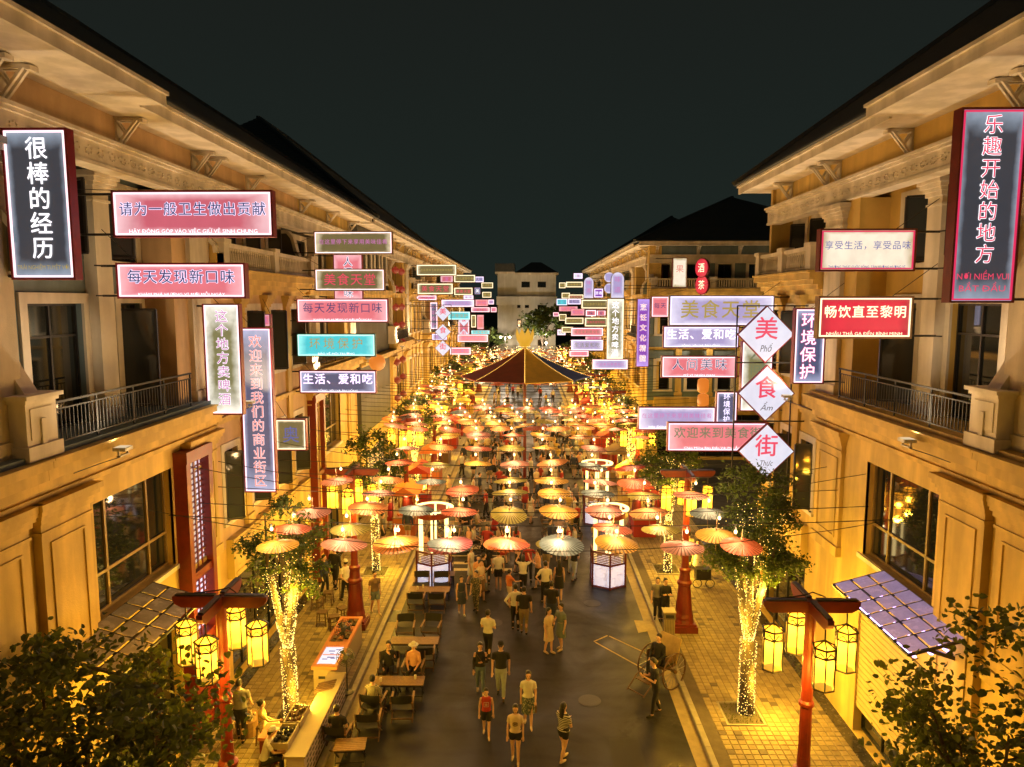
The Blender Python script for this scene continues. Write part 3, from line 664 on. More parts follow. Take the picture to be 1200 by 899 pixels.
# distant dark building masses beyond
for k, (x0, x1, y0, z, lb) in enumerate([(-60,-22,128,15,'low dark building far beyond the left row'),(24,70,130,16,'low dark building far beyond the right row')]):
    r = empty('distant_building', ((x0+x1)/2, y0, 0), lb, 'building')
    b = MB(); b.box(x0,x1,y0,y0+14,0,z); b.build('wall', M_dgrey, r)
    b = MB(); b.add([(x0-1,y0-1,z),(x1+1,y0-1,z),(x1+1,y0+15,z),(x0-1,y0+15,z),(x0+7,y0+7,z+5),(x1-7,y0+7,z+5)], [(0,1,5,4),(1,2,5),(2,3,4,5),(3,0,4)]); b.build('roof', M_roof, r)
# ------------------------------------------------------------------ lit signs
TC = {}
def text_mesh(txt, off=0.0, spacing=1.0, vertical=False, shear=0):
    key = (txt, off, vertical, shear)
    if key in TC: return TC[key]
    c = bpy.data.curves.new('lettering', 'FONT'); c.body = '\n'.join(txt) if vertical else txt; c.align_x = 'CENTER'; c.space_line = .92 if vertical else 1
    c.offset = off; c.resolution_u = 2; c.shear = shear; c.space_character = spacing; c.extrude = .0
    o = bpy.data.objects.new('lettering', c); COL.objects.link(o); dg = bpy.context.evaluated_depsgraph_get(); dg.update()
    me = bpy.data.meshes.new_from_object(o.evaluated_get(dg)); bpy.data.objects.remove(o)
    vs = [v.co.copy() for v in me.vertices]; fs = [tuple(p.vertices) for p in me.polygons]; bpy.data.meshes.remove(me)
    TC[key] = (vs, fs); return TC[key]
def put_text(parent, txt, x0, x1, z0, z1, y, m, vertical=False, off=0.0, name='lettering', fit=None, shear=0):
    """off > 0 thickens the strokes by laying shifted copies behind one another"""
    cjk = all(ord(c) > 0x2e80 for c in txt); b = MB(); cells = []
    if cjk:                       # one square cell per character
        n = len(txt); W_, H_ = x1-x0, z1-z0; cell = (H_/n if vertical else W_/n); s = min(cell*.92, W_ if vertical else H_)
        for i, ch in enumerate(txt):
            cx = (x0+x1)/2 if vertical else x0+(i+.5)*W_/n; cz = z1-(i+.5)*H_/n if vertical else (z0+z1)/2
            cells.append((ch, cx, cz, s/.98, s/.98, 0, .36))
    else:
        bv, _ = text_mesh(txt, 0.0, 1, vertical, shear)
        if not bv: return
        ax, bx_ = min(v.x for v in bv), max(v.x for v in bv); ay, by = min(v.y for v in bv), max(v.y for v in bv)
        sx, sz = (x1-x0)/(bx_-ax), (z1-z0)/(by-ay)
        if sx > sz*1.3: sx = sz*1.3
        if sz > sx*1.3: sz = sx*1.3
        cells.append((txt, (x0+x1)/2, (z0+z1)/2, sx, sz, (ax+bx_)/2, (ay+by)/2)); s = sz
    dirs = [(0,0)]
    if off > 0:
        nd = 8 if off > .02 else 4; dirs = [(math.cos(2*PI_*k/nd)*off*s, math.sin(2*PI_*k/nd)*off*s) for k in range(nd)]+dirs
    for ch, cx, cz, kx, kz, mx, my in cells:
        vs, fs = text_mesh(ch, 0.0, 1, False, shear)
        for q, (dx, dz) in enumerate(dirs):
            o = len(b.v); yy = y-.0005*q; b.v += [(cx+dx+(v.x-mx)*kx, yy, cz+dz+(v.y-my)*kz) for v in vs]; b.f += [tuple(i+o for i in f) for f in fs]; b.mi += [0]*len(fs)
    return b.build(name, m, parent)
PI_ = math.pi
def face_mat(name, core, edge, s=1.0, width=.16, noise=.25, hole=None):
    """printed face of a light box: brighter near the LED edge, uneven print"""
    if name in MC: return MC[name]
    m = bpy.data.materials.new(name); m.use_nodes = True; n = m.node_tree; L = n.links; p = n.nodes['Principled BSDF']
    t = n.nodes.new('ShaderNodeTexCoord'); s_ = n.nodes.new('ShaderNodeSeparateXYZ'); L.new(t.outputs['Generated'], s_.inputs[0])
    def mth(op, a, b=None):
        q = n.nodes.new('ShaderNodeMath'); q.operation = op
        for i, v in enumerate((a, b)):
            if v is None: continue
            if isinstance(v, (int, float)): q.inputs[i].default_value = v
            else: L.new(v, q.inputs[i])
        return q.outputs[0]
    dx = mth('ABSOLUTE', mth('SUBTRACT', s_.outputs['X'], .5)); dz = mth('ABSOLUTE', mth('SUBTRACT', s_.outputs['Z'], .5))
    e = mth('MAXIMUM', dx, dz)
    no = n.nodes.new('ShaderNodeTexNoise'); no.inputs['Scale'].default_value = 3.5; no.inputs['Detail'].default_value = 5; L.new(t.outputs['Object'], no.inputs['Vector'])
    e = mth('ADD', e, mth('MULTIPLY', mth('SUBTRACT', no.outputs['Fac'], .5), noise*.35))
    r = n.nodes.new('ShaderNodeValToRGB'); q = r.color_ramp.elements; q[0].position = .5-width; q[1].position = .5
    q[0].color = tuple(core)+(1,); q[1].color = tuple(edge)+(1,); L.new(e, r.inputs[0])
    L.new(r.outputs[0], p.inputs['Emission Color'])
    sv = mth('MULTIPLY_ADD' if False else 'ADD', mth('MULTIPLY', no.outputs['Fac'], noise*s), s*(1-noise*.5)); L.new(sv, p.inputs['Emission Strength'])
    p.inputs['Base Color'].default_value = (.1,.1,.1,1); p.inputs['Roughness'].default_value = .25
    MC[name] = m; return m
F_pink = face_mat('pink_sign_face', (.80,.17,.22), (1.0,.50,.55), 1.0)
F_rose = face_mat('rose_sign_face', (.62,.12,.17), (1.0,.62,.66), 1.0, .2)
F_slate = face_mat('slate_sign_face', (.022,.035,.055), (.30,.37,.47), 1.0, .13)
F_indigo = face_mat('indigo_sign_face', (.06,.085,.18), (.42,.46,.70), 1.0, .16)
F_olive = face_mat('olive_sign_face', (.16,.13,.05), (.85,.70,.45), .95, .10, .35)
F_teal = face_mat('teal_sign_face', (.03,.62,.70), (.35,1.0,.95), 1.0, .12)
F_lav = face_mat('lavender_sign_face', (.40,.34,.62), (.85,.80,1.0), 1.0, .2)
F_cream = face_mat('cream_sign_face', (1.0,.86,.66), (.45,.34,.16), 1.0, .10, .5)
F_crim = face_mat('crimson_sign_face', (.80,.012,.05), (.45,.004,.03), 1.0, .14)
F_white = face_mat('white_sign_face', (.80,.80,.95), (.92,.90,1.0), .95, .1)
F_greenw = face_mat('white_green_sign_face', (.20,.19,.08), (1.0,.95,.82), 1.05, .26, .55)
F_purple = face_mat('purple_sign_face', (.22,.03,.45), (.55,.35,.95), 1.0, .2)
E_white = emat('white_neon', (1,.95,1), 1.5); E_pinkw = emat('pink_white_tube', (1,.66,.70), 1.9); E_navy = emat('navy_print', (.05,.06,.20), .8)
E_red = emat('red_neon', (.80,.05,.12), 1.1); E_orange = emat('orange_print', (.80,.22,.16), 1.0); E_gold = emat('gold_print', (.50,.36,.08), .9)
E_mag = emat('magenta_print', (.62,.18,.48), 1.0); E_wgold = emat('pale_gold_tube', (1,.84,.52), 1.8); E_tealw = emat('mint_tube', (.6,1,.9), 1.5)
E_crimb = emat('crimson_tube', (.75,.02,.10), 1.1); E_grey = emat('dark_print', (.07,.06,.08), .6); E_blue = emat('blue_print', (.10,.13,.42), .9)
E_sage = emat('sage_print', (.22,.25,.14), .8); E_lil = emat('lilac_outline', (.85,.75,1), 1.6)
NSIGN = 0
def sign(px0, py0, px1, py1, d, txt, face, ink, edge, label, vertical=False, outline=None, cap=None, capm=None, side=0, case=None, th=.18, wall=True, off=.0, frac=None, name='lit_sign', group=None, capz=.14, ol=.035, rods=True, small=False):
    A = P((px0+px1)/2, py1, d); C_ = P((px0+px1)/2, py0, d); xl = P(px0, (py0+py1)/2, d).x; xr = P(px1, (py0+py1)/2, d).x
    z0, z1 = A.z, C_.z; w, h = xr-xl, z1-z0
    side = -1 if (px0+px1)/2 < 617 else 1
    wx = -WX if side < 0 else WX
    r = empty(name, (xl if side < 0 else xr, d, z0), label, 'sign', group)
    case = case or M_redside
    b = MB(); b.box(xl, xr, d+.02, d+th, z0, z1); t = .035 if not small else .03
    b.box(xl, xr, d-.03, d+.02, z1-t, z1); b.box(xl, xr, d-.03, d+.02, z0, z0+t); b.box(xl, xl+t, d-.03, d+.02, z0+t, z1-t); b.box(xr-t, xr, d-.03, d+.02, z0+t, z1-t)
    b.build('case', case, r)
    f = MB(); f.add([(xl+t,d,z0+t),(xr-t,d,z0+t),(xr-t,d,z1-t),(xl+t,d,z1-t),(xl+t,d+.01,z0+t),(xr-t,d+.01,z0+t),(xr-t,d+.01,z1-t),(xl+t,d+.01,z1-t)], [(0,1,2,3),(7,6,5,4)]); f.build('face', face, r)
    if edge:
        e = MB(); s = .028 if not small else .06; i = t+.01; y0, y1 = d-.025, d-.005
        e.box(xl+i, xr-i, y0, y1, z1-i-s, z1-i); e.box(xl+i, xr-i, y0, y1, z0+i, z0+i+s); e.box(xl+i, xl+i+s, y0, y1, z0+i+s, z1-i-s); e.box(xr-i-s, xr-i, y0, y1, z0+i+s, z1-i-s)
        e.build('tube_border', edge, r)
    if txt:
        if vertical: bx = frac or (.24,.76,.05 if not cap else .20,.95)
        else: bx = frac or (.08,.92,.22 if not cap else .36,.86)
        X0, X1, Z0, Z1 = xl+w*bx[0], xl+w*bx[1], z0+h*bx[2], z0+h*bx[3]
        if outline and not small: put_text(r, txt, X0, X1, Z0, Z1, d-.008, outline, vertical, off=ol, name='lettering_outline')
        put_text(r, txt, X0, X1, Z0, Z1, d-.016, ink, vertical, off=off)
    if cap:
        cc = cap if isinstance(cap, (list, tuple)) else [cap]; zc = z0+h*.06; hh = h*capz/len(cc)
        for k, c in enumerate(reversed(cc)): put_text(r, c, xl+w*.1, xr-w*.1, zc+k*hh*1.25, zc+hh*(k*1.25+1), d-.012, capm or E_white, name='caption')
    if rods:
        for zz in ((z0+.06, z1-.06) if h > .5 else ((z0+z1)/2,)):
            q = MB(); q.bar((wx, d+th/2, zz), ((xl if side < 0 else xr), d+th/2, zz), .045, .045); q.bar((wx, d+th/2-.25, zz), (wx*.985, d+th/2, zz), .03, .03) ; q.build('bracket', M_black, r)
        cz = z1; q = MB(); q.bar((wx, d+th, min(z1+.7, 14)), ((xl+.4) if side < 0 else (xr-.4), d+th/2, z1), .012, .012); q.build('stay_wire', M_black, r)
    return r

sign(8,150,84,328,12.2,'很棒的经历',F_slate,E_white,E_pinkw,'dark slate vertical sign with five white characters and a pink edge, far left',True,cap='TRẢI NGHIỆM TUYỆT VỜI',capm=E_gold,capz=.05,frac=(.30,.74,.13,.95),off=.012)
sign(132,223,320,278,14.3,'请为一般卫生做出贡献',F_rose,E_navy,E_pinkw,'rose red wide sign with ten outlined characters, upper of the left pair',outline=E_lil,cap='HÃY ÐÓNG GÓP VÀO VIỆC GIỮ VỆ SINH CHUNG',frac=(.04,.96,.40,.80),off=.008)
sign(137,308,288,350,15.1,'每天发现新口味',F_pink,E_navy,E_pinkw,'pink wide sign with seven navy characters, lower of the left pair',outline=E_lil,cap='KHÁM PHÁ HƯƠNG VỊ MỚI MỖI NGÀY',off=.008)
sign(240,356,283,486,19.2,'这个地方卖啤酒',F_greenw,E_mag,E_pinkw,'cream and olive vertical sign with seven magenta characters beside the long indigo sign',True,outline=E_white,frac=(.26,.74,.08,.95),ol=.03)
sign(283,384,321,577,21.6,'欢迎来到我们的商业街区',F_indigo,E_orange,E_pinkw,'very long indigo vertical sign with orange characters on the left',True,frac=(.26,.74,.03,.96),outline=E_pinkw,ol=.02)
sign(323,491,359,528,25.0,'奥',F_olive,E_blue,E_wgold,'small square olive sign with a blue character, below the left sign stack',frac=(.2,.8,.2,.8))
sign(302,368,317,383,24.0,'味',F_pink,E_mag,None,'tiny pink square sign above the long indigo sign',small=True)
sign(368,271,460,298,28.0,'在这里停下来享用美味佳肴',F_olive,E_mag,E_pinkw,'olive wide sign with twelve thin characters, top of the left stack',frac=(.06,.94,.38,.70),case=M_wood)
sign(369,315,451,341,27.6,'美食天堂',F_olive,E_red,E_pinkw,'olive sign with four red characters, second of the left stack',frac=(.12,.88,.22,.80),case=M_wood)
sign(391,298,425,352,31.0,'人间美味',F_pink,E_navy,None,'pink vertical sign with scalloped edge half hidden behind the left stack',True,outline=E_white)
sign(348,350,455,378,27.0,'每天发现新口味',F_pink,E_navy,E_pinkw,'pink wide sign with seven navy characters in the middle of the left stack',cap='KHÁM PHÁ HƯƠNG VỊ MỚI MỖI NGÀY',frac=(.06,.94,.36,.86),case=M_redside)
sign(348,391,440,418,27.2,'环境保护',F_teal,E_gold,E_tealw,'bright teal sign with four gold characters in the left stack',cap='BẢO VỆ MÔI TRƯỜNG',frac=(.14,.86,.32,.82),case=mat('teal_case',(.02,.12,.13),.5))
sign(351,434,441,461,27.1,'生活、爱和吃',F_indigo,E_lil,E_pinkw,'violet sign with six pale characters, bottom of the left stack',cap='SỐNG, YÊU VÀ ĂN UỐNG',frac=(.04,.96,.34,.90),off=.02,outline=E_mag,ol=.03)
# right side
sign(1119,126,1196,355,12.7,'乐趣开始的地方',F_slate,E_red,E_crimb,'tall red framed navy vertical sign with seven red characters, far right',True,outline=E_white,cap=['NƠI NIỀM VUI','BẮT ÐẦU'],capm=E_red,capz=.10,frac=(.16,.84,.20,.97),ol=.028,case=M_red,th=.22)
sign(960,268,1073,318,16.0,'享受生活，享受品味',F_cream,E_blue,E_crimb,'cream sign with blue characters in a crimson frame, upper right',cap='THƯỞNG THỨC CUỘC SỐNG, TẬN HƯỞNG HƯƠNG VỊ',capm=E_blue,capz=.11,frac=(.05,.95,.42,.80),case=M_red)
sign(958,347,1069,397,15.9,'畅饮直至黎明',F_crim,E_wgold,E_wgold,'crimson sign with six pale gold characters below the cream sign',cap='NHẬU THẢ GA ÐẾN BÌNH MINH',capm=E_wgold,frac=(.06,.94,.38,.88),off=.01,case=M_wood)
sign(930,361,967,450,20.5,'环境保护',F_indigo,E_lil,E_pinkw,'indigo vertical sign with four pink white characters beside the diamond signs',True,frac=(.2,.72,.05,.95),off=.01,outline=E_red,ol=.04)
sign(784,346,907,382,24.6,'美食天堂',F_lav,E_gold,E_lil,'large lavender sign with four gold brush characters behind the top diamond sign',frac=(.10,.88,.22,.85),case=M_steel,off=.01)
sign(777,382,866,408,26.0,'生活、爱和吃',F_lav,E_white,E_lil,'grey violet sign with white characters below the lavender sign',cap='SỐNG, YÊU VÀ ĂN UỐNG',frac=(.04,.96,.34,.90),off=.02,outline=E_mag,ol=.03)
sign(775,417,864,443,26.2,'人间美味',F_pink,E_navy,E_pinkw,'pink sign with four navy characters on the right stack',cap='MỸ VỊ NHÂN GIAN',frac=(.12,.88,.34,.88),outline=E_white,ol=.02)
sign(839,459,864,497,28.5,'环境保护',F_indigo,E_lil,E_pinkw,'small indigo vertical sign above the welcome sign',True,frac=(.2,.8,.04,.96),off=.01)
sign(748,477,838,504,28.9,'在这里停下来享用美味佳肴',F_lav,E_mag,E_pinkw,'lilac wide sign with small magenta characters left of the small indigo sign',cap='Hãy Dừng Lại Và Thưởng Thức',frac=(.04,.96,.42,.82))
sign(782,495,900,529,25.6,'欢迎来到美食街',F_pink,E_sage,E_lil,'pink welcome sign with sage characters, bottom of the right stack',cap='Chào Mừng Bạn Ðến Với Phố Ẩm Thực',frac=(.06,.94,.42,.86),off=.01)
sign(868,400,905,482,25.3,'人间美味',F_greenw,E_sage,E_pinkw,'beige vertical sign with green characters hidden behind the diamond signs',True)
sign(763,347,784,372,34.0,'每天',F_pink,E_navy,E_pinkw,'small pink sign with one visible navy character near the lavender sign',frac=(.2,1.6,.3,.8) if False else (.15,.85,.3,.8))
sign(746,350,761,430,44.0,'烹饪文化精髓',F_purple,E_orange,None,'purple vertical sign with orange characters before the far corner building',True,outline=E_white)
sign(788,302,805,337,50.0,'果',F_cream,E_orange,None,'cream poster sign with brown fruit like blots high on the far corner building',frac=(.2,.8,.35,.9))
for py, ch in ((314,'酒'),(334,'茶')):
    c = P(822,py,49.6); r = empty('round_sign', c, 'small round red sign on a mast by the far corner window, %s of two' % ('upper' if py == 314 else 'lower'), 'sign')
    F3 = lambda p: (p[0], p[2], p[1])
    b = MB(F3); b.lathe([(.62, c.y), (.62, c.y+.12)], 20, c=(c.x, c.z)); b.build('face', F_crim, r)
    b = MB(F3); b.lathe([(.66, c.y+.02), (.66, c.y+.16)], 20, c=(c.x, c.z)); b.build('case', M_redside, r)
    put_text(r, ch, c.x-.35, c.x+.35, c.z-.35, c.z+.35, c.y-.02, E_wgold)
    r.rotation_euler.z = R(-62)
b = MB(); b.bar((P(822,314,49.9).x,49.9,P(822,302,49.9).z),(P(822,314,49.9).x,49.9,P(822,372,49.9).z),.06); m_ = empty('sign_mast', (P(822,314,49.9).x,49.9,P(822,372,49.9).z), 'thin dark mast carrying the two round red signs', 'mast'); b.build('mast_tube', M_black, m_)
# diamonds on a black frame
def diamond_set(cx, cys, half, d, chars, subs, label, group=None, small=False, lab0='diamond'):
    r = empty('hanging_rack', P(cx, cys[0], d), label, 'rack', group)
    L_ = P(cx-half, cys[0], d).x; R_ = P(cx+half, cys[0], d).x; zt = P(cx, cys[0]-half, d).z; zb = P(cx, cys[-1]+half, d).z
    wx = (-WX if cx < 617 else WX)
    b = MB(); yy = d+.12
    b.bar((L_,yy,zt),(L_,yy,zb),.04); b.bar((R_,yy,zt),(R_,yy,zb),.04); b.build('upright', M_black, r)
    b = MB()
    for py in [cys[0]-half]+[y+half for y in cys]: z = P(cx, py, d).z; b.bar((L_ if cx > 617 else R_, yy+.03, z),(wx,yy+.03,z),.04)
    b.build('bracket', M_black, r)
    for k, (py, ch, sb) in enumerate(zip(cys, chars, subs)):
        c = P(cx, py, d); h = half/850*d
        q = empty('diamond_sign', c, 'white diamond sign, red character %s, %s of %s' % (['like a ram head','like a roofed box','of three upright parts'][k], ['top','middle','bottom'][k], lab0), 'sign', group)
        b = MB(); b.poly([(c.x,d,c.z-h),(c.x+h,d,c.z),(c.x,d,c.z+h),(c.x-h,d,c.z)], .11, (0,1,0)); b.build('case', M_redside, q)
        i = h*.95; f = MB(); f.poly([(c.x,d-.006,c.z-i),(c.x+i,d-.006,c.z),(c.x,d-.006,c.z+i),(c.x-i,d-.006,c.z)], .004, (0,1,0)); f.build('face', F_white, q)
        put_text(q, ch, c.x-h*.44, c.x+h*.44, c.z-h*.22, c.z+h*.62, d-.014, E_red, off=.012)
        if not small: put_text(q, sb, c.x-h*.2, c.x+h*.24, c.z-h*.60, c.z-h*.30, d-.014, E_grey, name='caption', shear=.3)
diamond_set(898, [392,461,529], 33.5, 23.0, '美食街', ['Phố','Ẩm','Thực'], 'black frame carrying three diamond signs on the near right facade', lab0='the near right three')
diamond_set(519, [367,389,408], 9.6, 53.0, '美食街', ['','',''], 'black frame carrying three small diamond signs on the far left', small=True, lab0='the far left three')
diamond_set(543.5, [376,392], 6.8, 76.0, '食街', ['',''], 'black frame with two tiny diamond signs on the far left', small=True, lab0='the farthest left pair')
# far clusters: (px0,py0,px1,py1,depth,text,face,ink,edge,vertical,label)
FARS = [
 (488,310,535,323,55,'在这里停下来享用美味佳肴',F_olive,E_gold,E_wgold,0,'far olive wide sign at the top of the far left cluster'),
 (489,332,531,345,54.5,'美食天堂',F_olive,E_red,E_wgold,0,'far olive sign with four reddish characters under the topmost olive sign'),
 (516,323,531,331,56,'爱',F_rose,E_mag,None,0,'tiny rose sign squeezed between two far left olive signs'),
 (504,354,513,386,56,'环境保护',F_indigo,E_mag,E_pinkw,1,'slim violet vertical sign left of the small diamond signs'),
 (517,351,556,360,55.5,'生活爱和吃在街区',F_lav,E_mag,E_pinkw,0,'long thin lilac sign above the far left diamond signs'),
 (525,365,551,375,57,'环境保护',F_teal,E_gold,E_tealw,0,'small far teal sign beside the diamond signs'),
 (527,407,552,416,56,'欢迎来到',F_pink,E_mag,E_pinkw,0,'small far pink sign low beside the bottom diamond sign'),
 (532,322,557,331,72,'在这里停下来',F_olive,E_gold,E_wgold,0,'second far olive sign to the right of the topmost one'),
 (532,337,554,346,71,'美食天堂',F_olive,E_red,E_wgold,0,'small olive sign below the second far olive sign'),
 (556,324,567,331,78,'人间',F_lav,E_navy,E_lil,0,'tiny lilac sign high at the far left'),
 (556,337,563,345,79,'美',F_indigo,E_white,None,0,'tiny indigo sign with one white mark at the far left'),
 (564,331,578,338,90,'在这里停',F_olive,E_gold,E_wgold,0,'tiny olive sign farthest left, upper'),
 (565,342,576,349,90,'美食',F_olive,E_gold,E_wgold,0,'tiny olive sign farthest left, lower'),
 (557,351,572,359,80,'每天发现',F_pink,E_mag,None,0,'small magenta pink sign in the far left cluster'),
 (552,360,574,366,82,'新口味',F_rose,E_mag,E_pinkw,0,'small rose sign under the magenta pink sign at far left'),
 (572,351,579,357,92,'味',F_lav,E_mag,E_pinkw,0,'tiniest lilac sign at the far end of the left cluster'),
 (552,369,558,384,78,'啤酒',F_olive,E_gold,E_wgold,1,'tiny olive vertical sign in the far left cluster'),
 (559,369,567,386,80,'欢迎',F_pink,E_orange,None,1,'tiny pink vertical sign in the far left cluster'),
 (552,387,574,392,84,'环境保护',F_teal,E_gold,None,0,'tiny teal sign low in the far left cluster'),
 (536,392,572,401,74,'欢迎来到商业街',F_pink,E_mag,E_pinkw,0,'low pink sign behind the smaller diamond pair'),
 (537,375,550,392,77,'人间美味',F_rose,E_mag,E_pinkw,1,'small rose vertical sign behind the smaller diamond pair'),
 (681,351,713,362,55,'在这里停下来享用',F_olive,E_gold,E_wgold,0,'far olive wide sign left of the green and white tall sign'),
 (685,372,712,383,55,'美食天堂在街区',F_olive,E_red,E_wgold,0,'far olive sign below another, left of the green and white tall sign'),
 (669,384,707,394,60,'欢迎来到商业街',F_pink,E_sage,E_pinkw,0,'far pink sign below the brown signs on the right'),
 (669,398,707,411,59,'生活爱和吃',F_lav,E_sage,E_lil,0,'pale lilac far sign behind tree leaves on the right'),
 (686,363,699,371,56,'味',F_rose,E_navy,E_pinkw,0,'tiny rose sign between two brown far right signs'),
 (699,363,710,371,56.5,'爱',F_pink,E_navy,E_pinkw,0,'tiny pink sign beside the tiny rose one on the right'),
 (686,394,705,399,61,'环境保护',F_rose,E_mag,None,0,'tiny rose strip sign above the pale lilac far sign'),
 (663,330,683,337,72,'在这里停下',F_olive,E_gold,E_wgold,0,'small brown sign high in the far right cluster'),
 (655,331,663,338,88,'美食',F_olive,E_gold,E_wgold,0,'tiny brown sign at the top left of the far right cluster'),
 (658,343,668,350,85,'天堂',F_olive,E_gold,E_wgold,0,'tiny brown sign second from the top in the far right cluster'),
 (666,345,684,351,74,'美味佳肴',F_olive,E_orange,E_wgold,0,'small brown sign under the high one in the far right cluster'),
 (652,350,665,358,80,'生活',F_teal,E_blue,E_lil,0,'small blue and white sign at the left of the far right cluster'),
 (665,350,681,357,73,'爱和吃',F_lav,E_navy,E_lil,0,'small lilac sign beside the blue and white one'),
 (655,359,677,365,78,'每天发现',F_pink,E_mag,None,0,'small pink sign with faded print in the far right cluster'),
 (669,362,685,370,70,'新口味',F_pink,E_mag,None,0,'small pink sign overlapping the faded one in the far right cluster'),
 (655,368,664,376,86,'味佳',F_olive,E_gold,E_wgold,0,'tiny brown sign below the faded pink one'),
 (662,372,684,380,71,'在这里停下来',F_olive,E_gold,E_wgold,0,'brown sign in the lower middle of the far right cluster'),
 (653,386,663,393,84,'街区',F_white,E_sage,E_lil,0,'tiny white framed sign low in the far right cluster'),
 (658,383,672,390,76,'商业街',F_olive,E_gold,E_wgold,0,'tiny brown sign just above the white framed one'),
 (694,421,736,433,52,'欢迎来到美食街区',F_lav,E_mag,E_pinkw,0,'lilac sign low over the parasols, below the green and white tall sign'),
 (488,346,512,352,58,'人间美味',F_rose,E_mag,E_pinkw,0,'thin rose sign left above the small diamond signs'),
 (506,391,524,399,60,'街区',F_lav,E_mag,E_lil,0,'small lilac sign behind the lowest small diamond sign'),
 (543,346,555,351,77,'享受',F_white,E_mag,E_lil,0,'tiny white sign in the gap of the far left cluster'),
 (575,360,582,366,98,'味',F_pink,E_mag,E_pinkw,0,'last tiny pink sign before the end building on the left'),
 (648,366,655,371,98,'美',F_rose,E_mag,E_pinkw,0,'last tiny rose sign before the end building on the right'),
 (672,320,683,327,66,'茶',F_white,E_mag,E_lil,0,'tiny white sign at the top of the far right cluster'),
 (696,338,707,349,62,'酒香',F_purple,E_white,E_lil,0,'small purple sign left of the green and white column sign'),
 (667,411,690,418,68,'欢迎来到',F_pink,E_mag,E_pinkw,0,'low pink sign near the tree tops of the far right cluster'),
]
for (a,b_2,c,d_,dd,tx,fc,ink,ed,vt,lb) in FARS:
    sign(a,b_2,c,d_,dd,tx,fc,ink,ed,lb,bool(vt),small=True,frac=(.10,.90,.22,.78) if not vt else (.2,.8,.06,.94),case=M_wood if fc is F_olive else None,th=.15)
# tall green and white column sign
sign(711,350,731,421,50,'这个地方卖啤酒',F_greenw,E_white,E_wgold,'tall white green and olive column sign with white characters in the far right cluster',True,off=.01,frac=(.25,.75,.04,.96),small=True,case=M_wood)
def pill_sign(px0, py0, px1, py1, d, label):
    xl, xr = P(px0,py0,d).x, P(px1,py0,d).x; z0, z1 = P(px0,py1,d).z, P(px0,py0,d).z; w = (xr-xl)/2; cx = (xl+xr)/2
    r = empty('arched_sign', (cx, d, z0), label, 'sign')
    pts = [(xl,z0),(xr,z0)]+[(cx+w*math.cos(R(a)), z1-w+w*math.sin(R(a))) for a in range(0,181,20)]
    b = MB(); b.poly([(x,d,z) for x, z in pts], .15, (0,1,0)); b.build('case', M_steel, r)
    b = MB(); b.poly([(cx+(x-cx)*.9, d-.01, z0+.06+(z-z0)*.96) for x, z in pts], .006, (0,1,0)); b.build('face', F_lav, r)
    for k, ch in enumerate('味道'): put_text(r, ch, cx-w*.5, cx+w*.5, z1-w*1.4-k*w*1.5-w*.2, z1-w*.5-k*w*1.5, d-.016, E_mag)
    q = MB(); q.bar((xr,d+.08,(z0+z1)/2),(WX,d+.08,(z0+z1)/2),.04); q.build('bracket', M_black, r)
pill_sign(716,319,732,350,50,'arched lavender sign on top of the tall green and white sign')
pill_sign(684,325,696,350,66,'arched lavender sign standing free in the far right cluster')
for k, (px, py) in enumerate(((714,325),(714,338))):
    c = P(px,py,51); r = empty('round_sign', c, 'lilac round sign left of the arched lavender sign, %s one' % ('upper','lower')[k], 'sign')
    b = MB(lambda p: (p[0], p[2], p[1])); b.lathe([(.34, c.y), (.34, c.y+.1)], 16, c=(c.x, c.z)); b.build('face', F_lav, r)
    b = MB(); b.bar((c.x+.3,c.y+.05,c.z),(WX,c.y+.05,c.z),.03); b.build('bracket', M_black, r)

# ------------------------------------------------------------------ red lantern posts
def lantern_parts(root, c, seed=0):
    fr = MB(); r = .205; n = 6; zt, zb = c[2], c[2]-.86
    hx = lambda k, rr: (c[0]+rr*math.cos(k*math.pi/3+.3), c[1]+rr*math.sin(k*math.pi/3+.3))
    for k in range(6):
        a = hx(k, r); b = hx(k+1, r); fr.bar((*a, zt-.05), (*a, zb), .022)
        for z, rr in ((zt-.05, r+.02), (zt-.22, r+.005), (zb, r+.005)):
            a2 = hx(k, rr); b2 = hx(k+1, rr); fr.bar((*a2, z), (*b2, z), .026)
        m_ = ((a[0]+b[0])/2, (a[1]+b[1])/2); fr.bar((*a, zt-.22), (*m_, zt-.12), .015); fr.bar((*b, zt-.22), (*m_, zt-.12), .015)
        fr.bar((*hx(k, r+.02), zt-.05), (c[0], c[1], zt+.08), .02)
    fr.bar((c[0],c[1],zt+.06), (c[0],c[1],zt+.32), .022)
    f = fr.build('lantern', M_black, root)
    s = MB(); s.loft([(c[0],c[1],zb+.01,r-.02,r-.02),(c[0],c[1],zb+.10,r-.02,r-.02),(c[0],c[1],zt-.22,r-.02,r-.02),(c[0],c[1],zt-.04,r-.02,r-.02)], 6, cap=False)
    a = .3; s.v = [((v[0]-c[0])*math.cos(a)-(v[1]-c[1])*math.sin(a)+c[0], (v[0]-c[0])*math.sin(a)+(v[1]-c[1])*math.cos(a)+c[1], v[2]) for v in s.v]
    s.build('shade', M_shade, f)
